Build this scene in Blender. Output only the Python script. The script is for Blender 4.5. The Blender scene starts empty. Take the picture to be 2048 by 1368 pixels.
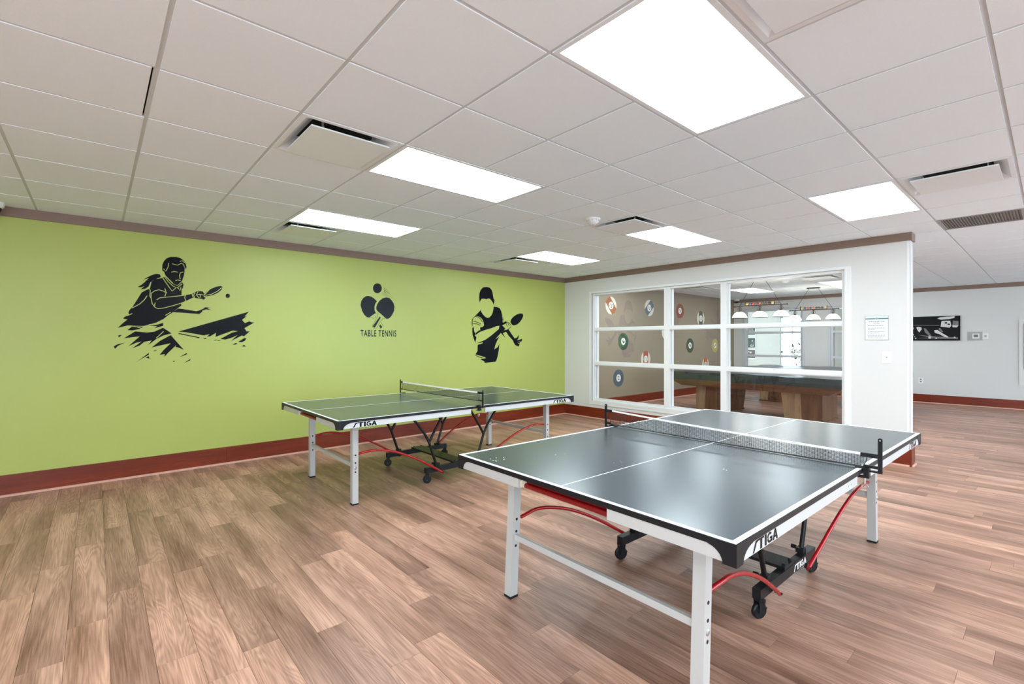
import bpy, math, random
from mathutils import Vector, Matrix

random.seed(7)
S = bpy.context.scene
COL = S.collection

# ------------------------------------------------------------------ camera, world, exposure
CAM_LOC = (-0.816, -1.995, 1.384)
cam_data = bpy.data.cameras.new('camera')
cam_data.sensor_width = 36.0
cam_data.lens = 949.9 / 2048 * 36.0
cam_data.shift_y = (682.5 - 684.0) / 2048
cam_data.clip_start = 0.02
cam = bpy.data.objects.new('camera', cam_data)
cam.location = CAM_LOC
cam.rotation_euler = (math.pi / 2, 0, -0.7203)
COL.objects.link(cam)
S.camera = cam

world = bpy.data.worlds.new('overcast_sky')
S.world = world
world.use_nodes = True
wb = world.node_tree.nodes['Background']
wb.inputs['Color'].default_value = (0.66, 0.86, 1.0, 1)
wb.inputs['Strength'].default_value = 7.0

S.view_settings.view_transform = 'Standard'
S.view_settings.look = 'None'
S.view_settings.gamma = 1.0
S.view_settings.use_curve_mapping = False
S.view_settings.exposure = 0.56
S.cycles.diffuse_bounces = 6

PANEL = 10.0          # radiance of the lensed ceiling light panels

# ------------------------------------------------------------------ main dimensions (metres)
ZC = 2.5866          # ceiling
YG = 4.175           # long green wall
XP = 5.945           # glazed partition, room side
PT = 0.16            # partition thickness
YE = -0.952          # free end of the partition
XF = 13.25           # far wall
XL = -4.6            # wall behind, left
YB = -6.6            # wall behind the viewer
XR2 = 16.5           # back wall of the lobby beyond
T = 0.6096           # ceiling module

# ------------------------------------------------------------------ mesh helpers
class MB:
    def __init__(s):
        s.v, s.f, s.m = [], [], []
    def add(s, vs, fs, mi=0):
        n = len(s.v)
        s.v += [tuple(p) for p in vs]
        s.f += [tuple(i + n for i in f) for f in fs]
        s.m += [mi] * len(fs)
        return s
    def box(s, x0, x1, y0, y1, z0, z1, mi=0):
        return s.add([(x0,y0,z0),(x1,y0,z0),(x1,y1,z0),(x0,y1,z0),(x0,y0,z1),(x1,y0,z1),(x1,y1,z1),(x0,y1,z1)],
                     [(3,2,1,0),(4,5,6,7),(0,1,5,4),(1,2,6,5),(2,3,7,6),(3,0,4,7)], mi)
    def cbox(s, c, size, mi=0):
        return s.box(c[0]-size[0]/2, c[0]+size[0]/2, c[1]-size[1]/2, c[1]+size[1]/2, c[2]-size[2]/2, c[2]+size[2]/2, mi)
    def chamfer(s, x0, x1, y0, y1, z0, z1, c, mi=0):
        # box whose top edge is chamfered
        vs = [(x0,y0,z0),(x1,y0,z0),(x1,y1,z0),(x0,y1,z0),(x0,y0,z1-c),(x1,y0,z1-c),(x1,y1,z1-c),(x0,y1,z1-c),
              (x0+c,y0+c,z1),(x1-c,y0+c,z1),(x1-c,y1-c,z1),(x0+c,y1-c,z1)]
        fs = [(3,2,1,0),(0,1,5,4),(1,2,6,5),(2,3,7,6),(3,0,4,7),(4,5,9,8),(5,6,10,9),(6,7,11,10),(7,4,8,11),(8,9,10,11)]
        return s.add(vs, fs, mi)
    def tube(s, pts, r, n=8, mi=0, caps=True, radii=None):
        P = [Vector(p) for p in pts]
        up = None
        rings = []
        for i, p in enumerate(P):
            a = P[max(i-1, 0)]; b = P[min(i+1, len(P)-1)]
            t = (b - a).normalized()
            if up is None:
                up = Vector((0,0,1)) if abs(t.z) < 0.9 else Vector((1,0,0))
            x = t.cross(up).normalized()
            y = x.cross(t).normalized()
            up = y
            rr = radii[i] if radii else r
            rings.append([p + (x*math.cos(2*math.pi*k/n) + y*math.sin(2*math.pi*k/n))*rr for k in range(n)])
        vs = [q for ring in rings for q in ring]
        fs = []
        for i in range(len(P)-1):
            for k in range(n):
                k2 = (k+1) % n
                fs.append((i*n+k, i*n+k2, (i+1)*n+k2, (i+1)*n+k))
        if caps:
            fs.append(tuple(range(n-1, -1, -1)))
            fs.append(tuple((len(P)-1)*n+k for k in range(n)))
        return s.add(vs, fs, mi)
    def lathe(s, prof, c=(0,0,0), n=20, axis='Z', mi=0):
        # prof: list of (radius, height)
        vs, fs = [], []
        for r, h in prof:
            for k in range(n):
                a = 2*math.pi*k/n
                p = (r*math.cos(a), r*math.sin(a), h)
                if axis == 'Y': p = (p[0], p[2], p[1])
                if axis == 'X': p = (p[2], p[0], p[1])
                vs.append((p[0]+c[0], p[1]+c[1], p[2]+c[2]))
        for i in range(len(prof)-1):
            for k in range(n):
                k2 = (k+1) % n
                fs.append((i*n+k, i*n+k2, (i+1)*n+k2, (i+1)*n+k))
        if prof[0][0] > 1e-6: fs.append(tuple(range(n-1, -1, -1)))
        if prof[-1][0] > 1e-6: fs.append(tuple((len(prof)-1)*n+k for k in range(n)))
        return s.add(vs, fs, mi)
    def prism(s, poly, d0, d1, plane='XZ', mi=0):
        # poly in the plane, d0 back and d1 front offset along the third axis
        n = len(poly)
        def P(a, b, d):
            return {'XZ': (a, d, b), 'YZ': (d, a, b), 'XY': (a, b, d)}[plane]
        vs = [P(a, b, d0) for a, b in poly] + [P(a, b, d1) for a, b in poly]
        fs = [tuple(range(n)), tuple(range(2*n-1, n-1, -1))]
        fs += [(i, (i+1) % n, n+(i+1) % n, n+i) for i in range(n)]
        return s.add(vs, fs, mi)
    def ribbon(s, pts, w, d0, d1, plane='XZ', mi=0):
        L = []; R_ = []
        for i, p in enumerate(pts):
            a = pts[max(i-1, 0)]; b = pts[min(i+1, len(pts)-1)]
            dx, dy = b[0]-a[0], b[1]-a[1]
            l = math.hypot(dx, dy) or 1
            nx, ny = -dy/l*w/2, dx/l*w/2
            L.append((p[0]+nx, p[1]+ny)); R_.append((p[0]-nx, p[1]-ny))
        for i in range(len(pts)-1):
            s.prism([L[i], L[i+1], R_[i+1], R_[i]], d0, d1, plane, mi)
        return s
    def mesh(s, name):
        me = bpy.data.meshes.new(name)
        me.from_pydata(s.v, [], s.f)
        return me
    def build(s, name, mat, parent=None, loc=None, smooth=False, recalc=True):
        me = s.mesh(name)
        mats = mat if isinstance(mat, (list, tuple)) else [mat]
        for m_ in mats: me.materials.append(m_)
        if len(mats) > 1:
            me.polygons.foreach_set('material_index', s.m)
        if recalc:
            import bmesh
            bm = bmesh.new(); bm.from_mesh(me)
            bmesh.ops.recalc_face_normals(bm, faces=bm.faces)
            bm.to_mesh(me); bm.free()
        if smooth:
            me.polygons.foreach_set('use_smooth', [True]*len(me.polygons))
            try: me.set_sharp_from_angle(angle=math.radians(40))
            except Exception: pass
        o = bpy.data.objects.new(name, me)
        COL.objects.link(o)
        if parent is not None: o.parent = parent
        if loc: o.location = loc
        return o

def tag(o, label=None, cat=None, group=None, kind=None):
    if label: o['label'] = label
    if cat: o['category'] = cat
    if group: o['group'] = group
    if kind: o['kind'] = kind
    return o
def thing(name, label, cat, loc=(0,0,0), rz=0, group=None):
    o = bpy.data.objects.new(name, None)
    o.empty_display_size = 0.1
    COL.objects.link(o)
    o.location = loc; o.rotation_euler = (0, 0, rz)
    return tag(o, label, cat, group)
def copy_tree(o, parent=None):
    c = o.copy(); COL.objects.link(c)
    if parent is not None: c.parent = parent
    for ch in list(o.children): copy_tree(ch, c)
    return c
def text_mb(body, width, height, bold=0.012):
    # letters as flat outlines, scaled to fill width x height, lower-left at the origin
    cu = bpy.data.curves.new('lettering', 'FONT')
    cu.body = body; cu.resolution_u = 3; cu.offset = bold; cu.space_character = 1.0 + bold*8
    ob = bpy.data.objects.new('lettering', cu)
    COL.objects.link(ob)
    dg = bpy.context.evaluated_depsgraph_get()
    me = ob.evaluated_get(dg).to_mesh()
    vs = [tuple(v.co) for v in me.vertices]; fs = [tuple(p.vertices) for p in me.polygons]
    ob.evaluated_get(dg).to_mesh_clear()
    bpy.data.objects.remove(ob); bpy.data.curves.remove(cu)
    x0 = min(v[0] for v in vs); x1 = max(v[0] for v in vs); y0 = min(v[1] for v in vs); y1 = max(v[1] for v in vs)
    return [((v[0]-x0)/(x1-x0)*width, (v[1]-y0)/(y1-y0)*height) for v in vs], fs

# ------------------------------------------------------------------ materials
def lin(c):
    return tuple((x/255/12.92 if x/255 <= 0.04045 else ((x/255+0.055)/1.055)**2.4) for x in c)
def mat(name, col, rough=0.5, metal=0.0, spec=0.5, noise=None, bump=None, emit=None, coat=0.0):
    m = bpy.data.materials.new(name); m.use_nodes = True
    nt = m.node_tree; b = nt.nodes['Principled BSDF']
    b.inputs['Base Color'].default_value = (*col, 1)
    b.inputs['Roughness'].default_value = rough
    b.inputs['Metallic'].default_value = metal
    b.inputs['Specular IOR Level'].default_value = spec
    if coat: b.inputs['Coat Weight'].default_value = coat; b.inputs['Coat Roughness'].default_value = 0.1
    if emit:
        b.inputs['Emission Color'].default_value = (*emit[0], 1); b.inputs['Emission Strength'].default_value = emit[1]
    if noise or bump:
        geo = nt.nodes.new('ShaderNodeNewGeometry')
    if noise:    # (scale, amount) gentle mottling of the colour
        n = nt.nodes.new('ShaderNodeTexNoise'); n.inputs['Scale'].default_value = noise[0]; n.inputs['Detail'].default_value = 4
        nt.links.new(geo.outputs['Position'], n.inputs['Vector'])
        mx = nt.nodes.new('ShaderNodeMix'); mx.data_type = 'RGBA'
        a = noise[1]
        mx.inputs['A'].default_value = (*[c*(1-a) for c in col], 1)
        mx.inputs['B'].default_value = (*[min(1, c*(1+a)) for c in col], 1)
        nt.links.new(n.outputs['Fac'], mx.inputs['Factor']); nt.links.new(mx.outputs['Result'], b.inputs['Base Color'])
    if bump:     # (scale, strength)
        n2 = nt.nodes.new('ShaderNodeTexNoise'); n2.inputs['Scale'].default_value = bump[0]; n2.inputs['Detail'].default_value = 3
        nt.links.new(geo.outputs['Position'], n2.inputs['Vector'])
        bp = nt.nodes.new('ShaderNodeBump'); bp.inputs['Strength'].default_value = bump[1]; bp.inputs['Distance'].default_value = 0.002
        nt.links.new(n2.outputs['Fac'], bp.inputs['Height']); nt.links.new(bp.outputs['Normal'], b.inputs['Normal'])
    return m
def wood(name, light, dark, axis='Y', scale=1.0, rough=0.4, spec=0.4, rnd=None, coat=0.0):
    # wood grain running along an axis; rnd: None, 'object' (random of the object) or 'face' (attribute of the face)
    m = bpy.data.materials.new(name); m.use_nodes = True
    nt = m.node_tree; N = nt.nodes; Lk = nt.links; b = N['Principled BSDF']
    b.inputs['Roughness'].default_value = rough; b.inputs['Specular IOR Level'].default_value = spec
    if coat: b.inputs['Coat Weight'].default_value = coat; b.inputs['Coat Roughness'].default_value = 0.12
    geo = N.new('ShaderNodeNewGeometry')
    if rnd == 'object':
        rn = N.new('ShaderNodeObjectInfo'); r_out = rn.outputs['Random']
    elif rnd == 'face':
        rn = N.new('ShaderNodeAttribute'); rn.attribute_name = 'rnd'; r_out = rn.outputs['Fac']
    else:
        rn = N.new('ShaderNodeValue'); rn.outputs[0].default_value = 0.4; r_out = rn.outputs[0]
    off = N.new('ShaderNodeVectorMath'); off.operation = 'SCALE'; off.inputs[0].default_value = (7.3, 31.7, 13.1)
    Lk.new(r_out, off.inputs['Scale'])
    pos = N.new('ShaderNodeVectorMath'); pos.operation = 'ADD'
    Lk.new(geo.outputs['Position'], pos.inputs[0]); Lk.new(off.outputs[0], pos.inputs[1])
    al = 0.10
    def mapped(sc_across, sc_along):
        mp = N.new('ShaderNodeMapping')
        v = {'Y': (sc_across, sc_along, sc_across), 'X': (sc_along, sc_across, sc_across), 'Z': (sc_across, sc_across, sc_along)}[axis]
        mp.inputs['Scale'].default_value = tuple(k*scale for k in v)
        Lk.new(pos.outputs[0], mp.inputs['Vector']); return mp.outputs[0]
    big = N.new('ShaderNodeTexNoise'); big.inputs['Scale'].default_value = 1; big.inputs['Detail'].default_value = 3
    Lk.new(mapped(8, 0.9), big.inputs['Vector'])
    # growth rings: contour lines of a stretched noise field
    fld = N.new('ShaderNodeTexNoise'); fld.inputs['Scale'].default_value = 1; fld.inputs['Detail'].default_value = 1.5; fld.inputs['Distortion'].default_value = 0.6
    Lk.new(mapped(9, 0.75), fld.inputs['Vector'])
    mul = N.new('ShaderNodeMath'); mul.operation = 'MULTIPLY'; mul.inputs[1].default_value = 120.0
    Lk.new(fld.outputs['Fac'], mul.inputs[0])
    sn = N.new('ShaderNodeMath'); sn.operation = 'SINE'; Lk.new(mul.outputs[0], sn.inputs[0])
    fine = N.new('ShaderNodeTexNoise'); fine.inputs['Scale'].default_value = 1; fine.inputs['Detail'].default_value = 4
    Lk.new(mapped(150, 5), fine.inputs['Vector'])
    # 0.42*big + .1*rings(masked by a second noise) + .35*fine
    msk = N.new('ShaderNodeMapRange'); msk.inputs['From Min'].default_value = 0.38; msk.inputs['From Max'].default_value = 0.58
    Lk.new(big.outputs['Fac'], msk.inputs['Value'])
    mr = N.new('ShaderNodeMath'); mr.operation = 'MULTIPLY'; Lk.new(sn.outputs[0], mr.inputs[0]); Lk.new(msk.outputs[0], mr.inputs[1])
    a1 = N.new('ShaderNodeMath'); a1.operation = 'MULTIPLY_ADD'; a1.inputs[1].default_value = 0.085; Lk.new(mr.outputs[0], a1.inputs[0]); Lk.new(big.outputs['Fac'], a1.inputs[2])
    a2 = N.new('ShaderNodeMath'); a2.operation = 'MULTIPLY_ADD'; a2.inputs[1].default_value = 0.56; Lk.new(fine.outputs['Fac'], a2.inputs[0]); Lk.new(a1.outputs[0], a2.inputs[2])
    a3 = N.new('ShaderNodeMapRange'); a3.inputs['From Min'].default_value = 0.53; a3.inputs['From Max'].default_value = 1.05
    Lk.new(a2.outputs[0], a3.inputs['Value'])
    mx = N.new('ShaderNodeMix'); mx.data_type = 'RGBA'
    mx.inputs['A'].default_value = (*dark, 1); mx.inputs['B'].default_value = (*light, 1)
    Lk.new(a3.outputs[0], mx.inputs['Factor'])
    out = mx.outputs['Result']
    if rnd:
        wn = N.new('ShaderNodeTexWhiteNoise'); wn.noise_dimensions = '1D'; Lk.new(r_out, wn.inputs['W'])
        rmp = N.new('ShaderNodeValToRGB'); e = rmp.color_ramp.elements
        e[0].position = 0; e[0].color = (0.66, 0.65, 0.64, 1); e[1].position = 1; e[1].color = (1.14, 1.10, 1.06, 1)
        for p_, c_ in ((0.10, (0.80, 0.78, 0.76, 1)), (0.3, (0.90, 0.88, 0.87, 1)), (0.7, (1.0, 0.98, 0.97, 1))):
            k = e.new(p_); k.color = c_
        Lk.new(wn.outputs['Value'], rmp.inputs['Fac'])
        m2 = N.new('ShaderNodeMix'); m2.data_type = 'RGBA'; m2.blend_type = 'MULTIPLY'; m2.inputs['Factor'].default_value = 1
        Lk.new(out, m2.inputs['A']); Lk.new(rmp.outputs['Color'], m2.inputs['B']); out = m2.outputs['Result']
    Lk.new(out, b.inputs['Base Color'])
    bp = N.new('ShaderNodeBump'); bp.inputs['Strength'].default_value = 0.12; bp.inputs['Distance'].default_value = 0.001
    Lk.new(fine.outputs['Fac'], bp.inputs['Height']); Lk.new(bp.outputs['Normal'], b.inputs['Normal'])
    return m
def glass_mat(name, refl=0.09):
    m = bpy.data.materials.new(name); m.use_nodes = True
    nt = m.node_tree; nt.nodes.remove(nt.nodes['Principled BSDF'])
    out = nt.nodes['Material Output']
    tr = nt.nodes.new('ShaderNodeBsdfTransparent'); tr.inputs['Color'].default_value = (0.985, 0.99, 0.985, 1)
    gl = nt.nodes.new('ShaderNodeBsdfGlossy'); gl.inputs['Roughness'].default_value = 0.0
    fr = nt.nodes.new('ShaderNodeFresnel'); fr.inputs['IOR'].default_value = 1.5
    k = nt.nodes.new('ShaderNodeMath'); k.operation = 'MULTIPLY_ADD'; k.inputs[1].default_value = 0.9; k.inputs[2].default_value = refl*0.0
    nt.links.new(fr.outputs[0], k.inputs[0])
    mx = nt.nodes.new('ShaderNodeMixShader')
    nt.links.new(k.outputs[0], mx.inputs[0]); nt.links.new(tr.outputs[0], mx.inputs[1]); nt.links.new(gl.outputs[0], mx.inputs[2])
    nt.links.new(mx.outputs[0], out.inputs['Surface'])
    return m

M = {}
M['green'] = mat('green_wall_paint', (0.405, 0.455, 0.115), 0.36, spec=0.35, noise=(3, 0.03), bump=(260, 0.10))
M['white_wall'] = mat('white_wall_paint', (0.70, 0.69, 0.67), 0.55, spec=0.3, bump=(240, 0.08))
M['grey_wall'] = mat('off_white_wall_paint', (0.66, 0.645, 0.62), 0.6, spec=0.3, bump=(240, 0.08))
M['brown_wall'] = mat('brown_wall_paint', (0.255, 0.19, 0.15), 0.5, spec=0.3, noise=(4, 0.04), bump=(260, 0.1))
M['beige_wall'] = mat('beige_wall_paint', (0.66, 0.62, 0.55), 0.6, spec=0.3)
M['brown_trim'] = mat('brown_trim_paint', (0.235, 0.160, 0.125), 0.55, spec=0.3, noise=(30, 0.06))
M['cherry'] = wood('cherry_baseboard', (0.235, 0.032, 0.008), (0.125, 0.014, 0.004), 'X', 1.0, 0.32, 0.45)
M['cherry_y'] = wood('cherry_baseboard_cross', (0.235, 0.032, 0.008), (0.125, 0.014, 0.004), 'Y', 1.0, 0.32, 0.45)
M['shoe'] = mat('pale_shoe_moulding', (0.60, 0.33, 0.25), 0.45)
M['plank'] = wood('vinyl_plank', (0.63, 0.372, 0.275), (0.190, 0.092, 0.060), 'Y', 1.0, 0.36, 0.32, 'object')
M['plank_far'] = wood('vinyl_plank_distant', (0.63, 0.372, 0.275), (0.190, 0.092, 0.060), 'Y', 1.0, 0.36, 0.32, 'face')
M['subfloor'] = mat('subfloor', (0.10, 0.06, 0.045), 0.8)
M['tile'] = mat('mineral_ceiling_tile', (0.83, 0.905, 0.955), 0.9, spec=0.1, noise=(420, 0.05), bump=(300, 0.35))
M['tbar'] = mat('white_ceiling_grid', (0.60, 0.645, 0.67), 0.5, spec=0.3)
M['plenum'] = mat('dark_plenum', (0.03, 0.03, 0.03), 0.9)
M['white_metal'] = mat('white_enamel', (0.78, 0.83, 0.86), 0.4, spec=0.4)
M['grey_metal'] = mat('grey_enamel', (0.36, 0.36, 0.36), 0.5, spec=0.3)
M['lens'] = mat('lit_light_lens', (0.9, 0.9, 0.9), 0.5, emit=((0.80, 0.93, 1.0), PANEL))
M['white_frame'] = mat('white_gloss_frame', (0.80, 0.80, 0.80), 0.32, spec=0.45)
M['grey_frame'] = mat('pale_grey_frame', (0.60, 0.60, 0.62), 0.4, spec=0.4)
M['glass'] = glass_mat('window_glass', 0.10)
M['vinyl_black'] = mat('black_wall_vinyl', (0.004, 0.005, 0.007), 0.22, spec=0.13)
M['table_dark'] = mat('charcoal_table_surface', (0.042, 0.060, 0.074), 0.23, spec=0.95, noise=(60, 0.10))
M['line_white'] = mat('white_line_paint', (0.80, 0.81, 0.82), 0.4)
M['black_plastic'] = mat('black_plastic', (0.010, 0.011, 0.013), 0.40, spec=0.25)
M['black_metal'] = mat('black_metal', (0.010, 0.010, 0.012), 0.35, spec=0.28)
M['apron'] = mat('white_apron_steel', (0.55, 0.56, 0.56), 0.38, spec=0.4)
M['leg_white'] = mat('white_leg_steel', (0.50, 0.485, 0.47), 0.35, spec=0.45)
M['red'] = mat('red_steel_tube', (0.40, 0.006, 0.010), 0.25, spec=0.6)
M['dark_red'] = mat('dark_red_channel', (0.20, 0.003, 0.005), 0.35, spec=0.4)
M['cream'] = mat('cream_plastic', (0.72, 0.66, 0.52), 0.45)
M['steel'] = mat('zinc_steel', (0.5, 0.5, 0.5), 0.35, metal=0.8)
M['net'] = mat('black_net_cord', (0.012, 0.014, 0.016), 0.7)
M['tape'] = mat('white_net_tape', (0.80, 0.80, 0.80), 0.7)
M['paper'] = mat('white_paper', (0.76, 0.76, 0.75), 0.6)
M['ink'] = mat('grey_ink', (0.12, 0.12, 0.13), 0.7)
M['teal'] = mat('teal_print', (0.01, 0.13, 0.12), 0.5)
M['sky_print'] = mat('pale_blue_print', (0.70, 0.86, 0.88), 0.5)
M['photo_black'] = mat('photo_print_black', (0.008, 0.008, 0.008), 0.5, spec=0.15)
M['photo_grey'] = mat('photo_print_grey', (0.16, 0.155, 0.15), 0.5)
M['photo_light'] = mat('photo_print_light', (0.62, 0.60, 0.57), 0.5)
M['smoke'] = mat('white_plastic', (0.78, 0.78, 0.77), 0.35)
M['clear'] = mat('clear_grey_plastic', (0.40, 0.39, 0.38), 0.2, spec=0.6)
M['walnut'] = wood('walnut_veneer', (0.19, 0.085, 0.040), (0.075, 0.030, 0.016), 'Z', 1.6, 0.35, 0.4)
M['walnut_y'] = wood('walnut_veneer_long', (0.19, 0.085, 0.040), (0.075, 0.030, 0.016), 'Y', 1.6, 0.35, 0.4)
M['oak'] = wood('light_oak_veneer', (0.40, 0.27, 0.15), (0.24, 0.145, 0.075), 'Z', 1.6, 0.4, 0.4)
M['cover'] = mat('charcoal_vinyl_cover', (0.018, 0.024, 0.026), 0.30, spec=0.35, bump=(12, 0.5))
M['cover2'] = mat('grey_vinyl_cover', (0.055, 0.056, 0.058), 0.30, spec=0.5, bump=(12, 0.5))
M['bronze'] = mat('dark_bronze', (0.045, 0.036, 0.032), 0.4, metal=0.6)
M['shade'] = mat('opal_glass_shade', (0.85, 0.84, 0.80), 0.3, emit=((1.0, 0.93, 0.82), 11.0))
M['leaf'] = mat('green_leaf', (0.045, 0.11, 0.035), 0.5, noise=(20, 0.4))
M['pot'] = mat('white_pot', (0.7, 0.7, 0.68), 0.5)
M['bark'] = mat('brown_stem', (0.12, 0.07, 0.04), 0.7)
for n_, c_ in dict(orange=(0.30,0.065,0.022), blue=(0.045,0.065,0.13), redball=(0.23,0.035,0.03), purple=(0.06,0.055,0.07), greenball=(0.025,0.075,0.035),
                   scarlet=(0.36,0.045,0.04), darkgreen=(0.022,0.035,0.022), yellow=(0.42,0.31,0.09), orange2=(0.44,0.085,0.035), black=(0.02,0.02,0.02), maroon=(0.11,0.04,0.03), ivory=(0.62,0.57,0.48), palewhite=(0.75,0.72,0.66)).items():
    M[n_] = mat('ball_print_' + n_, c_, 0.4)
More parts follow.
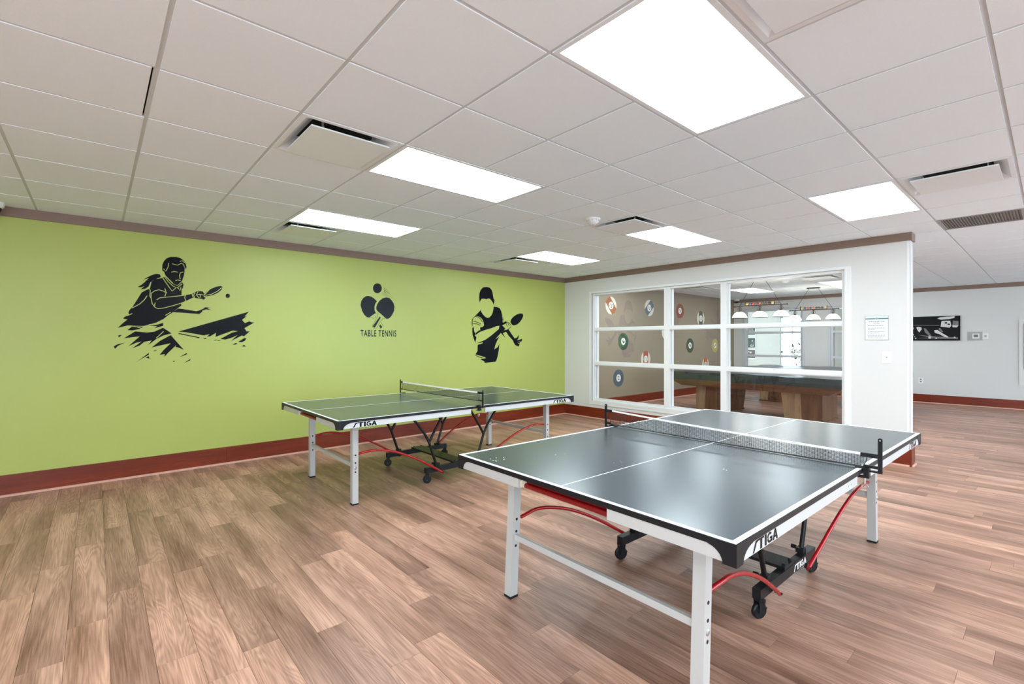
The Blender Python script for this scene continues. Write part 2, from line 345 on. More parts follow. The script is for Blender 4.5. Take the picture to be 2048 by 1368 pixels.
# outlines of the vinyl wall graphics, in millimetres along the green wall and up from the floor
DECAL = {
 'woman': [
  [(-288,2140),(-286,2188),(-272,2228),(-249,2260),(-214,2278),(-170,2284),(-130,2276),(-100,2252),(-83,2220),(-75,2186),(-80,2156),(-87,2180),(-92,2175),(-93,2125),(-100,2085),(-109,2050),(-119,2025),(-142,1998),(-158,1982),(-174,1986),(-202,2003),(-237,2044),(-261,2080),(-272,2118),(-284,2121)],
  [(-391,1926),(-376,2003),(-349,2029),(-284,2049),(-265,2068),(-198,1994),(-158,1976),(-114,2020),(-101,1992),(-109,1952),(-119,1946),(-119,1876),(-89,1880),(-23,1899),(2,1920),(31,1935),(73,1932),(86,1911),(82,1880),(99,1861),(82,1840),(65,1849),(31,1852),(-15,1859),(-69,1825),(-122,1797),(-122,1765),(-150,1739),(-206,1683),(-237,1658),(-276,1618),(-338,1578),(-436,1542),(-499,1541),(-568,1544),(-646,1518),(-611,1562),(-571,1604),(-606,1612),(-593,1631),(-559,1651),(-564,1674),(-557,1697),(-532,1731),(-495,1807),(-458,1884),(-417,1915)],
  [(-303,2086),(-338,2088),(-376,2070),(-414,2043),(-444,2018),(-399,2037),(-429,1999),(-458,1964),(-492,1938),(-462,1938),(-436,1951),(-466,1916),(-429,1924),(-402,1949),(-387,1993),(-361,2019),(-300,2056)],
  [(-198,1693),(-150,1734),(-109,1731),(-52,1722),(14,1712),(44,1723),(73,1739),(99,1760),(155,1753),(116,1747),(158,1729),(108,1736),(73,1724),(65,1704),(40,1681),(6,1684),(-44,1686),(-101,1690)],
  [(82,1895),(108,1932),(151,1966),(203,1995),(247,2006),(262,1995),(252,1963),(221,1930),(177,1902),(125,1883),(95,1879)],
  [(-150,1487),(528,1728),(481,1668),(509,1679),(457,1630),(485,1594),(533,1616),(552,1606),(585,1604),(481,1535),(504,1499),(537,1499),(476,1440),(457,1451),(346,1387),(411,1456),(365,1429),(292,1403),(238,1408),(355,1483),(415,1499),(365,1506),(194,1433),(199,1479),(142,1438),(112,1435),(138,1463),(82,1448),(14,1462),(-85,1481)],
  [(-150,1470),(-126,1468),(48,1427),(40,1417),(-69,1444),(-146,1461)],
  [(78,1413),(108,1420),(103,1408),(86,1408)],
  [(415,1377),(476,1419),(504,1419),(485,1388),(452,1372)],
  [(360,1346),(392,1365),(415,1356),(383,1344)],
  [(452,1324),(476,1343),(499,1322)],
  [(173,1387),(199,1403),(212,1398)],
  [(208,1387),(225,1396),(247,1389)],
  [(-600,1413),(-510,1485),(-414,1474),(-353,1484),(-280,1526),(-237,1493),(-206,1467),(-276,1445),(-338,1406),(-406,1343),(-376,1392),(-436,1378),(-473,1340),(-535,1311),(-458,1382),(-503,1368),(-564,1334),(-473,1434),(-539,1424)],
  [(-571,1496),(-539,1531),(-503,1539),(-444,1533),(-473,1509),(-532,1494)],
  [(-376,1319),(-307,1387),(-214,1450),(-100,1292),(-150,1317),(-174,1324),(-166,1343),(-237,1262),(-269,1217),(-265,1248),(-309,1242),(-276,1291),(-214,1363),(-307,1339)],
  [(-510,1162),(-399,1264),(-399,1244),(-458,1204)],
  [(-425,1214),(-399,1231),(-394,1204)],
  [(-365,1283),(-324,1298),(-349,1280)],
  [(-138,1213),(-77,1256),(-67,1246),(-109,1225)],
  [(-100,1147),(-40,1194),(-42,1177)],
  [(-196,1172),(-174,1177),(-188,1162)],
  [(-678,1332),(-653,1351),(-586,1373),(-646,1337),(-667,1308)],
  [(-643,1444),(-613,1448),(-639,1422)],
  [(-399,1546),(-338,1554),(-278,1579),(-280,1546),(-353,1518),(-330,1540)],
  [(335,1900),(333,1891),(328,1882),(321,1877),(313,1874),(304,1876),(297,1880),(293,1888),(291,1898),(293,1907),(297,1916),(304,1921),(313,1924),(321,1922),(328,1918),(333,1910)],
 ],
 'woman_lines': [
  [(-380,1880),(-349,1910),(-315,1922),(-276,1911),(-257,1896)],
  [(-265,1940),(-253,1898),(-265,1857)],
  [(-334,1816),(-307,1839),(-245,1850),(-150,1868),(-85,1880)],
  [(-380,1880),(-380,1833),(-372,1776),(-349,1739),(-323,1724),(-276,1733),(-198,1761),(-122,1793),(-65,1824)],
  [(-346,1787),(-353,1750)],
  [(-83,1885),(-92,1855),(-81,1819)],
  [(-26,1900),(-19,1874),(-12,1853)],
  [(-283,2051),(-257,2004),(-229,1958),(-202,1916),(-172,1950)],
  [(-272,2068),(-237,2015),(-194,1970),(-158,1953),(-116,2000)],
  [(-170,1957),(-150,1954),(-134,1924),(-124,1967)],
  [(-414,1854),(-436,1810),(-473,1766),(-535,1721)],
  [(-395,1931),(-387,1908),(-391,1851),(-380,1831)],
  [(-232,2211),(-237,2169),(-257,2122),(-276,2146)],
  [(-202,2207),(-154,2196),(-122,2221),(-101,2211),(-93,2179)],
  [(-134,2239),(-114,2249),(-92,2229)],
  [(-210,2116),(-182,2128),(-154,2121)],
  [(-103,2129),(-130,2117),(-138,2092),(-132,2051)],
  [(-174,2030),(-150,2040),(-130,2032)],
  [(-276,2115),(-262,2075),(-229,2037),(-196,2001)],
  [(-399,1557),(-338,1563),(-283,1591)],
  [(-532,1540),(-458,1518),(-399,1485),(-338,1500),(-276,1538)],
  [(2,1917),(-11,1889),(-2,1857)],
  [(31,1929),(14,1891),(40,1856)],
  [(52,1899),(48,1861)],
  [(14,1891),(52,1899),(86,1891)],
  [(99,1889),(159,1909),(214,1945),(254,1988)],
  [(89,1896),(133,1954)],
  [(-307,2088),(-288,2057)],
  [(-532,1666),(-575,1641)],
  [(-261,1657),(-214,1692)],
  [(-276,1488),(-338,1416)],
 ],
 'logo': [
  [(2186,2122),(2183,2104),(2177,2087),(2166,2072),(2152,2060),(2137,2052),(2119,2048),(2103,2049),(2087,2055),(2073,2065),(2063,2079),(2057,2095),(2054,2112),(2057,2130),(2063,2147),(2073,2162),(2087,2174),(2103,2182),(2119,2186),(2137,2185),(2152,2179),(2166,2169),(2177,2156),(2183,2139)],
  [(1877,1871),(1887,1927),(1916,1970),(1953,1997),(1989,2004),(2033,1995),(2078,1969),(2112,1936),(2089,1903),(2077,1860),(2078,1811),(2097,1773),(2048,1743),(2000,1706),(1967,1712),(1931,1742),(1898,1796)],
  [(2101,1847),(2116,1897),(2154,1949),(2199,1984),(2253,1999),(2300,1993),(2339,1959),(2367,1917),(2379,1874),(2371,1816),(2347,1764),(2316,1723),(2284,1701),(2257,1698),(2238,1710),(2184,1755),(2119,1802),(2104,1826)],
  [(2154,1725),(2170,1715),(2082,1570),(2048,1588)],
  [(2161,1619),(2192,1584),(2165,1564),(2146,1594)],
  [(2083,1712),(2088,1725),(2095,1720),(2088,1709)],
  [(2211,2129),(2226,2126),(2316,2066),(2261,2099)],
  [(2211,2104),(2226,2103),(2339,2028),(2277,2071)],
  [(2207,2083),(2224,2080),(2407,1963),(2292,2036)],
  [(2199,2064),(2216,2061),(2395,1970),(2284,2025)],
  [(2186,2049),(2203,2045),(2323,1995),(2261,2018)],
  [(2171,2035),(2188,2032),(2292,1999),(2238,2015)],
 ],
 'logo_lines': [
  [(2008,1708),(2041,1711),(2065,1689)],
  [(2127,1781),(2127,1742),(2108,1699),(2041,1591),(2056,1571),(2093,1557)],
  [(2238,1703),(2199,1698),(2169,1665),(2104,1559)],
  [(2176,1648),(2207,1595),(2169,1560),(2138,1558)],
 ],
 'man': [
  [(3899,2013),(3885,2082),(3892,2168),(3919,2224),(3966,2268),(4035,2281),(4104,2275),(4146,2240),(4167,2192),(4181,2121),(4196,2078),(4210,2090),(4203,2035),(4191,1988),(4174,2028),(4139,2064),(4111,2090),(4063,2092),(4049,2075),(3994,2083),(3939,2080),(3915,2051)],
  [(3919,1901),(3926,1869),(3966,1822),(4014,1786),(4056,1771),(4097,1778),(4139,1812),(4167,1857),(4186,1924),(4191,1963),(4260,1960),(4317,1946),(4353,1898),(4375,1832),(4412,1755),(4397,1698),(4449,1724),(4493,1712),(4434,1675),(4375,1653),(4317,1646),(4260,1640),(4132,1599),(4021,1573),(3899,1535),(3802,1479),(3825,1524),(3885,1562),(3912,1566),(3905,1611),(3953,1617),(3987,1645),(3977,1698),(3946,1751),(3899,1780),(3838,1796),(3772,1767),(3752,1714),(3752,1608),(3734,1671),(3742,1734),(3798,1789),(3845,1828),(3915,1890)],
  [(3746,1592),(3775,1621),(3785,1544),(3812,1511),(3798,1479),(3832,1447),(3812,1380),(3818,1348),(3785,1406),(3752,1491)],
  [(3832,1351),(3899,1369),(4021,1412),(4146,1484),(4303,1590),(4317,1650),(4375,1653),(4449,1599),(4419,1570),(4516,1594),(4598,1499),(4662,1431),(4713,1448),(4762,1503),(4747,1437),(4713,1402),(4790,1414),(4821,1429),(4840,1414),(4814,1374),(4736,1379),(4786,1362),(4775,1345),(4705,1362),(4779,1333),(4751,1291),(4674,1316),(4636,1362),(4621,1397),(4523,1476),(4464,1546),(4390,1522),(4452,1439),(4346,1524),(4238,1429),(4231,1418),(4317,1465),(4260,1385),(4231,1330),(4203,1247),(4277,1285),(4313,1341),(4306,1252),(4274,1119),(4245,1054),(4217,1038),(4146,999),(4217,1041),(4001,1026),(3994,1050),(3899,1095),(4021,1103),(4014,1120),(3812,1172),(3852,1225),(3856,1326),(3960,1351),(3960,1363)],
  [(4560,1714),(4576,1760),(4629,1807),(4705,1850),(4782,1872),(4845,1872),(4864,1838),(4837,1779),(4782,1720),(4720,1678),(4644,1657),(4598,1669)],
 ],
 'man_lines': [
  [(4375,1815),(4397,1754),(4390,1709)],
  [(3960,1363),(3885,1348),(3838,1340)],
 ],
 'man_strokes': [
  [(4449,1720),(4523,1702),(4576,1663),(4568,1623),(4508,1592)],
  [(4461,1689),(4496,1631)],
  [(4501,1695),(4538,1651)],
  [(3805,1787),(3858,1781),(3912,1750),(3953,1698)],
  [(3765,1709),(3845,1695),(3926,1665)],
  [(3765,1666),(3845,1665),(3912,1643)],
  [(3812,1156),(3885,1128),(3953,1110)],
 ],
}

# ------------------------------------------------------------------ which pieces show largest
def screen_size(x, y, z, area):
    d = Vector((x, y, z)) - Vector(CAM_LOC)
    s_, c_ = math.sin(0.7203), math.cos(0.7203)
    D = d.x*s_ + d.y*c_
    if D < 0.3: return 0
    u = 1024 + 949.9*(d.x*c_ - d.y*s_)/D; v = 682.5 - 949.9*d.z/D
    if not (-150 < u < 2200 and -150 < v < 1520): return 0
    if x > XP and y < YE and u < 1815: return 0
    return area*abs(d.z)/D**3

# ------------------------------------------------------------------ floor
floor = MB().box(XL, XR2, YB, YG, -0.10, -0.006).build('floor', M['subfloor'])
tag(floor, kind='structure')
PW, PL = 0.149, 1.2
known = {-5: 1.71, -4: 2.03, -3: 1.125, -2: 1.414, -1: 1.72, 4: -0.14, 5: -0.07, 6: 0.235, 7: 0.52, 8: 0.833, 9: 1.125, 12: 0.835}
plank_me = MB().chamfer(-0.5, 0.5, -0.5, 0.5, -0.006, 0.0, 0.0).mesh('plank')
cells = []
k0 = math.ceil((XL + 0.47)/PW) - 1
k1 = math.floor((XR2 + 0.47)/PW)
for k in range(k0, k1+1):
    x0 = max(XL, -0.47 + k*PW); x1 = min(XR2, -0.47 + (k+1)*PW)
    if x1 - x0 < 0.01: continue
    ph = known.get(k, random.uniform(0, PL))
    y = ph - PL*math.ceil((ph - YB)/PL)
    while y < YG:
        a, b = max(y, YB), min(y + PL, YG)
        if b - a > 0.01:
            cells.append((x0, x1, a, b, random.random()))
        y += PL
cells.sort(key=lambda c: -max(screen_size((c[0]+c[1])/2, c[2]+(c[3]-c[2])*t, 0, (c[1]-c[0])*(c[3]-c[2])) for t in (0.05, 0.5, 0.95)))
g_ = 0.0010
pm = MB().chamfer(-0.5*PW+g_/2, 0.5*PW-g_/2, -0.5*PL+g_/2, 0.5*PL-g_/2, -0.006, 0.0, 0.0005).mesh('plank')
pm.materials.append(M['plank'])
rest = MB(); rest_r = []
for i, (x0, x1, a, b, r_) in enumerate(cells):
    if i < 300:
        if abs((x1-x0) - PW) < 1e-4 and abs((b-a) - PL) < 1e-4:
            me = pm
        else:
            me = MB().chamfer(-(x1-x0)/2+g_/2, (x1-x0)/2-g_/2, -(b-a)/2+g_/2, (b-a)/2-g_/2, -0.006, 0, 0.0005).mesh('plank')
            me.materials.append(M['plank'])
        o = bpy.data.objects.new('plank', me); COL.objects.link(o)
        o.location = ((x0+x1)/2, (a+b)/2, 0); o.parent = floor
    else:
        rest.chamfer(x0+g_/2, x1-g_/2, a+g_/2, b-g_/2, -0.006, 0, 0.0005); rest_r += [r_]*10
o = rest.build('distant_planks', M['plank_far'], floor, recalc=False)
at = o.data.attributes.new('rnd', 'FLOAT', 'FACE'); at.data.foreach_set('value', rest_r)
tag(o, kind='stuff')

# ------------------------------------------------------------------ walls
def struct(o): return tag(o, kind='structure')
struct(MB().box(XL-0.15, XP+PT/2, YG, YG+0.15, 0, ZC+0.12).build('wall_left', M['green']))
struct(MB().box(XP+PT/2, XF+0.15, YG, YG+0.15, 0, ZC+0.12).build('wall_left_billiard', M['brown_wall']))
# glazed partition: window opening Y -0.345..3.50, z 0.315..2.235
WY0, WY1, WZ0, WZ1 = -0.345, 3.505, 0.315, 2.245
w = MB()
w.box(XP, XP+PT, YE, WY0, 0, ZC); w.box(XP, XP+PT, WY1, YG, 0, ZC)
w.box(XP, XP+PT, WY0, WY1, 0, WZ0); w.box(XP, XP+PT, WY0, WY1, WZ1, ZC)
part = struct(w.build('wall_partition', M['white_wall']))
gd = MB(); gd.box(XP-0.002, XP+0.028, YE-0.002, YE, 0.02, ZC-0.09); gd.box(XP-0.002, XP, YE-0.002, YE+0.026, 0.02, ZC-0.09)
gd.build('corner_guard', M['white_frame'], part)
gd = MB(); gd.box(XP+PT-0.028, XP+PT+0.002, YE-0.002, YE, 0.02, ZC-0.09); gd.box(XP+PT, XP+PT+0.002, YE-0.002, YE+0.026, 0.02, ZC-0.09)
gd.build('corner_guard', M['grey_frame'], part)
# far wall with two glazed openings into the lobby
FO = [(2.385, 3.875), (0.28, 1.74)]
FZ0, FZ1 = 0.33, 2.27
w = MB()
ys = [YG, FO[0][1], FO[0][0], FO[1][1], FO[1][0], YB]
w.box(XF, XF+0.15, FO[0][1], YG, 0, ZC); w.box(XF, XF+0.15, FO[1][1], FO[0][0], 0, ZC); w.box(XF, XF+0.15, YB, FO[1][0], 0, ZC)
for a, b in FO:
    w.box(XF, XF+0.15, a, b, 0, FZ0); w.box(XF, XF+0.15, a, b, FZ1, ZC)
struct(w.build('wall_far', M['grey_wall']))
# walls behind the viewer, with unseen daylight windows, some added for light
w = MB()
RW = [(-4.4, -2.5), (3.6, 6.0), (6.4, 8.9), (10.8, 13.0)]  # first opening added for light; the others follow reflections in the wall graphics
xs = [XL] + [q for p in RW for q in p] + [XF]
for i in range(0, len(xs), 2):
    w.box(xs[i], xs[i+1], YB-0.15, YB, 0, ZC)
for a, b in RW:
    w.box(a, b, YB-0.15, YB, 0, 0.4); w.box(a, b, YB-0.15, YB, 2.4, ZC)
struct(w.build('wall_rear', M['white_wall']))
w = MB()
LW = [(-6.2, -3.0)]  # unseen side window, added to let in more daylight
xs = [YB-0.15] + [q for p in LW for q in p] + [YG]
for i in range(0, len(xs), 2):
    w.box(XL-0.15, XL, xs[i], xs[i+1], 0, ZC)
for a, b in LW:
    w.box(XL-0.15, XL, a, b, 0, 0.4); w.box(XL-0.15, XL, a, b, 2.4, ZC)
struct(w.build('wall_behind', M['white_wall']))
for n_, (a, b) in enumerate(LW):
    fr = MB()
    for (x0, x1, z0, z1) in ((a, a+0.05, 0.4, 2.4), (b-0.05, b, 0.4, 2.4), (a, b, 0.4, 0.45), (a, b, 2.35, 2.4), ((a+b)/2-0.025, (a+b)/2+0.025, 0.4, 2.4)):
        fr.box(XL-0.12, XL-0.05, x0, x1, z0, z1)
    struct(fr.build('window_%d' % (n_+8), M['white_frame']))
for n_, (a, b) in enumerate(RW):
    fr = MB()
    for (x0, x1, z0, z1) in ((a, a+0.05, 0.4, 2.4), (b-0.05, b, 0.4, 2.4), (a, b, 0.4, 0.45), (a, b, 2.35, 2.4), ((a+b)/2-0.025, (a+b)/2+0.025, 0.4, 2.4)):
        fr.box(x0, x1, YB-0.12, YB-0.05, z0, z1)
    struct(fr.build('window_%d' % (n_+4), M['white_frame']))
# lobby beyond the far wall
DO = (3.36, 4.05)      # glazed doorway in the lobby's back wall
w = MB()
w.box(XR2, XR2+0.1, DO[1], 6.2, 0, ZC); w.box(XR2, XR2+0.1, YB, DO[0], 0, ZC); w.box(XR2, XR2+0.1, DO[0], DO[1], 2.25, ZC)
struct(w.build('wall_lobby', M['beige_wall']))
struct(MB().box(XF+0.15, XR2, 6.2, 6.3, 0, ZC).build('wall_lobby_side', M['beige_wall']))
struct(MB().box(XF+0.15, XR2, YB-0.1, YB, 0, ZC).build('wall_lobby_end', M['beige_wall']))
struct(MB().box(XF, XR2, YG, 6.3, -0.1, -0.001).build('floor_lobby', M['plank_far']))
struct(MB().box(XF+0.15, XR2+0.1, YG, 6.3, ZC, ZC+0.1).build('ceiling_lobby', M['tile']))

# crown trim
def trim(n, *boxes):
    b = MB()
    for q in boxes: b.box(*q)
    return struct(b.build('trim_%d' % n, M['brown_trim']))
TH = 0.088
trim(1, (XL, XP-0.018, YG-0.018, YG, ZC-TH, ZC))
trim(2, (XP-0.018, XP, YE-0.018, YG, ZC-TH, ZC))
trim(3, (XP, XP+PT, YE-0.018, YE, ZC-TH, ZC))
trim(4, (XP+PT, XP+PT+0.018, YE-0.018, YG, ZC-TH, ZC))
trim(5, (XF-0.018, XF, YB, YG, ZC-TH, ZC))

# baseboards: cherry boards with a pale shoe moulding
def baseboard(name, axis, pos, side, a, b, joints=()):
    # axis 'X': runs along X at y=pos, faces side (-1/+1); axis 'Y' likewise
    root = bpy.data.objects.new(name, None); COL.objects.link(root); struct(root)
    H, D = 0.190, 0.018
    cuts = [a] + [j for j in joints if a < j < b] + [b]
    for p, q in zip(cuts[:-1], cuts[1:]):
        m = MB()
        lo, hi = (pos - D, pos) if side < 0 else (pos, pos + D)
        if axis == 'X': m.box(p+0.0008, q-0.0008, lo, hi, 0.0, H)
        else: m.box(lo, hi, p+0.0008, q-0.0008, 0.0, H)
        m.build('board', M['cherry'] if axis == 'X' else M['cherry_y'], root)
    m = MB()
    prof = [(0, 0), (0.016, 0), (0.0155, 0.008), (0.012, 0.014), (0.006, 0.0175), (0, 0.018)]
    for i in range(len(prof)):
        pass
    pts = [(pos + side*(D + u), h) for u, h in prof]
    m.prism(pts, a, b, 'YZ' if axis == 'X' else 'XZ')
    m.build('shoe_moulding', M['shoe'], root)
    return root
baseboard('baseboard_left', 'X', YG, -1, XL, XP, (-2.1, 0.3, 2.75, 5.1))
baseboard('baseboard_partition', 'Y', XP, -1, YE, YG-0.035, (1.45,))
baseboard('baseboard_partition_end', 'X', YE, -1, XP-0.018, XP+PT+0.018)
baseboard('baseboard_billiard', 'X', YG, -1, XP+PT, XF, (8.5, 10.9))
baseboard('baseboard_partition_back', 'Y', XP+PT, 1, YE, YG-0.035, (1.45,))
baseboard('baseboard_far', 'Y', XF, -1, YB, YG-0.035, (-2.6, -0.2, 2.2))

# ------------------------------------------------------------------ partition window
def glazed(name, x, t, y0, y1, z0, z1, cols, rows, fw, mw, m_frame, casing=True, back=True):
    # cols / rows: list of (lo, hi) clear glass spans
    root = bpy.data.objects.new(name, None); COL.objects.link(root); struct(root)
    f = MB()
    gy0, gy1 = min(c[0] for c in cols), max(c[1] for c in cols)
    gz0, gz1 = min(r[0] for r in rows), max(r[1] for r in rows)
    for (a, b, c, d) in ((y0, gy0, z0, z1), (gy1, y1, z0, z1), (gy0, gy1, z0, gz0), (gy0, gy1, gz1, z1)):
        MB().box(x+0.02, x+t-0.02, a, b, c, d).build('jamb', m_frame, root)
    cs = sorted(cols); rs = sorted(rows)
    for p, q in zip(cs[:-1], cs[1:]):
        m = MB(); m.box(x+0.015, x+t-0.015, p[1], q[0], gz0, gz1); m.build('mullion', m_frame, root)
    for p, q in zip(rs[:-1], rs[1:]):
        for c in cs:
            m = MB()
            m.box(x+0.024, x+t-0.024, c[0], c[1], p[1], q[0])
            m.box(x+0.012, x+t-0.012, c[0], c[1], p[1]+0.010, q[0]-0.010)
            m.build('rail', m_frame, root)
    for c in cs:
        for r_ in rs:
            MB().box(x+t/2-0.003, x+t/2+0.003, c[0], c[1], r_[0], r_[1]).build('pane', M['glass'], root)
    if casing:
        cw = 0.066
        for xx, sg in ((x, -1), (x+t, 1)):
            if sg > 0 and not back: continue
            for (a, b, c, d) in ((y0-cw, y0, z0-cw, z1+cw*0.5), (y1, y1+cw, z0-cw, z1+cw*0.5), (y0, y1, z1, z1+cw*0.5), (y0, y1, z0-cw, z0)):
                m = MB()
                lo, hi = (xx-0.014, xx) if sg < 0 else (xx, xx+0.014)
                m.box(lo, hi, a, b, c, d)
                lo2, hi2 = (xx-0.020, xx) if sg < 0 else (xx, xx+0.020)
                # raised inner bead
                if b - a < 0.1: m.box(lo2, hi2, (b-0.022 if b <= y0+0.001 else a), (b if b <= y0+0.001 else a+0.022), z0-0.022, z1+0.022)
                else: m.box(lo2, hi2, a, b, (d-0.022 if d <= z0+0.001 else c), (d if d <= z0+0.001 else c+0.022))
                m.build('casing', m_frame, root)
    return root
glazed('window_1', XP, PT, WY0, WY1, WZ0, WZ1, [(2.074, 3.467), (1.083-0.0, 1.978-0.0) if False else (1.169, 1.978), (-0.312, 1.083)],
       [(1.630, 2.212), (1.020, 1.563), (0.352, 0.950)], 0.03, 0.09, M['white_frame'])
for n_, (a, b) in enumerate(FO):
    glazed('window_%d' % (n_+2), XF, 0.15, a, b, FZ0, FZ1, [(a+0.05, b-0.05)], [(1.655, 2.225), (1.005, 1.595), (0.38, 0.945)], 0.03, 0.06, M['grey_frame'])

# ------------------------------------------------------------------ ceiling
ceiling = MB().box(XL, XR2, YB, YG, ZC+0.115, ZC+0.16).build('ceiling', M['plenum'])
struct(ceiling)
LIGHTS = {  # (i0, j0): label, two modules long
 (1, -2): 'largest lit ceiling light panel, overhead at the top edge of the photo',
 (1, 1): 'lit ceiling light panel over the far table, touching the largest square vent',
 (1, 4): 'lit ceiling light panel nearest the female player graphic on the green wall',
 (6, -2): 'lit ceiling light panel at right, above the free end of the glazed partition',
 (6, 1): 'lit ceiling light panel beside the smoke detector, near the partition window',
 (6, 4): 'lit ceiling light panel closest to the corner of green wall and partition',
}
VENTS = {
 (0, 1): 'largest square ceiling vent left of the panel over the far table',
 (1, 5): 'square ceiling vent near the brown trim of the green wall, above the female player',
 (5, 1): 'square ceiling vent between the smoke detector and a lit panel',
 (6, 5): 'small-looking square ceiling vent nearest the corner of green wall and partition',
 (6, -3): 'square ceiling vent at the right edge of the photo',
 (1, -3): 'square ceiling vent cut off by the top edge, right of the largest light panel',
}
ADDED_BEHIND = [(i, j) for i in (-4, 1, 6) for j in (-11, -8, -5)] + [(-7, j) for j in (-11, -8, -5, -2, 1)] + [(-4, -2)]  # unseen panels added to light the room from behind
BILLIARD = {(17, 4): 'lit ceiling panel in the billiard room, left, seen through the upper right pane',
            (18, 1): 'lit ceiling panel in the billiard room at the right end of the upper right pane',
            (11, 5): None, (11, 3): None, (11, 1): None, (11, -1): None, (14, -9): None}  # None: unseen panels added to brighten the space past the partition
BVENT = {(15, 1): 'square ceiling vent in the billiard room above the far pool lamp'}
GRILLE = (9, -3)
SMALLV = (15, 5)
skip = set()
for (i, j) in list(LIGHTS) + ADDED_BEHIND + list(BILLIARD): skip |= {(i, j), (i+1, j)}
skip |= set(VENTS) | set(BVENT) | {GRILLE, SMALLV}
TF = 0.2955      # half face of a tile
tile_me = MB()
tile_me.add([(-TF,-TF,0),(TF,-TF,0),(TF,TF,0),(-TF,TF,0),(-TF,-TF,0.012),(TF,-TF,0.012),(TF,TF,0.012),(-TF,TF,0.012)],
            [(3,2,1,0),(0,1,5,4),(1,2,6,5),(2,3,7,6),(3,0,4,7),(4,5,6,7)])
tile_me = tile_me.mesh('ceiling_tile'); tile_me.materials.append(M['tile'])
tcells = []
for i in range(math.floor(XL/T), math.ceil(XR2/T)):
    for j in range(math.floor(YB/T), math.ceil(YG/T)):
        if (i, j) in skip: continue
        x0, x1, y0, y1 = max(i*T, XL), min((i+1)*T, XR2), max(j*T, YB), min((j+1)*T, YG)
        if x1-x0 < 0.05 or y1-y0 < 0.05: continue
        tcells.append((i, j, x0, x1, y0, y1))
def tsize(c):
    if XP + PT < c[2] and c[4] > YE: return 0
    return max(screen_size(c[2]+(c[3]-c[2])*s_, c[4]+(c[5]-c[4])*t_, ZC, T*T) for s_ in (0.05, 0.95) for t_ in (0.05, 0.95))
tcells.sort(key=lambda c: -tsize(c))
rest = MB()
mg = T/2 - TF
for n_, (i, j, x0, x1, y0, y1) in enumerate(tcells):
    full = x1-x0 > T-1e-4 and y1-y0 > T-1e-4
    if n_ < 300:
        if full: me = tile_me
        else:
            me = MB().box(x0+mg-(x0+x1)/2, x1-mg-(x0+x1)/2, y0+mg-(y0+y1)/2, y1-mg-(y0+y1)/2, 0, 0.012).mesh('ceiling_tile'); me.materials.append(M['tile'])
        o = bpy.data.objects.new('ceiling_tile', me); COL.objects.link(o)
        o.location = ((x0+x1)/2 + (-0.010 if (i, j) == (-2, 1) else 0), (y0+y1)/2, ZC); o.parent = ceiling
    else:
        rest.box(x0+mg, x1-mg, y0+mg, y1-mg, ZC, ZC+0.012)
tag(rest.build('distant_ceiling_tiles', M['tile'], ceiling, recalc=False), kind='stuff')
for i in range(math.ceil(XL/T), math.floor(XR2/T)+1):
    MB().box(i*T-0.012, i*T+0.012, YB, YG, ZC+0.0035, ZC+0.0150).build('grid_bar', M['tbar'], ceiling)
for j in range(math.ceil(YB/T), math.floor(YG/T)+1):
    MB().box(XL, XR2, j*T-0.012, j*T+0.012, ZC+0.0040, ZC+0.0155).build('grid_bar', M['tbar'], ceiling)

# light panels
def light_panel(i, j, label, group=None):
    o = thing('ceiling_light', label, 'ceiling light', (i*T, j*T, ZC), 0, group)
    L, W = 2*T, T
    fr = MB(); e, q = 0.008, 0.030
    for (a, b, c, d) in ((e, L-e, e, q), (e, L-e, W-q, W-e), (e, q, q, W-q), (L-q, L-e, q, W-q)):
        fr.box(a, b, c, d, -0.002, 0.035)
    fr.box(e, L-e, e, W-e, 0.035, 0.060)
    fr.build('frame', M['white_metal'], o)
    MB().box(q, L-q, q, W-q, -0.0005, 0.003).build('diffuser', M['lens'], o)
    return o
for (i, j), lb in LIGHTS.items(): light_panel(i, j, lb, 'recessed ceiling light panels of the table tennis room')
for (i, j) in ADDED_BEHIND: light_panel(i, j, 'added unseen ceiling light panel, lighting the room from behind the viewer', 'added ceiling light panels behind the viewer')
for (i, j), lb in BILLIARD.items():
    light_panel(i, j, lb or 'added unseen ceiling light panel, brightening the area past the partition', 'billiard room ceiling light panels')

# square plaque diffusers
def vent(i, j, label):
    o = thing('ceiling_vent', label, 'ceiling vent', ((i+0.5)*T, (j+0.5)*T, ZC), 0, 'square ceiling vents')
    h0, h1, h2 = 0.297, 0.272, 0.195
    b = MB()
    def ring(a, za, c, zc):
        A = [(-a,-a,za),(a,-a,za),(a,a,za),(-a,a,za)]; C = [(-c,-c,zc),(c,-c,zc),(c,c,zc),(-c,c,zc)]
        b.add(A+C, [(k, (k+1)%4, 4+(k+1)%4, 4+k) for k in range(4)])
    ring(h0, 0.02, h0, -0.002); ring(h0, -0.002, h1, -0.002); ring(h1, -0.002, h2, 0.055); ring(h2, 0.055, h2, 0.075)
    b.build('frame', M['white_metal'], o, recalc=False)
    MB().box(-h2, h2, -h2, h2, 0.075, 0.085).build('duct_opening', M['plenum'], o)
    p = MB(); q = 0.232
    p.chamfer(-q, q, -q, q, -0.022, -0.012, 0.003)
    pl = p.build('plaque', M['white_metal'], o)
    for sx in (-1, 1):
        for sy in (-1, 1):
            MB().box(sx*0.15-0.006, sx*0.15+0.006, sy*0.175-0.003, sy*0.175+0.003, -0.012, 0.078).build('hanger', M['steel'], o)
    return o
for (i, j), lb in list(VENTS.items()) + list(BVENT.items()): vent(i, j, lb)
vent(SMALLV[0], SMALLV[1], 'square ceiling vent in the billiard room against the brown wall')
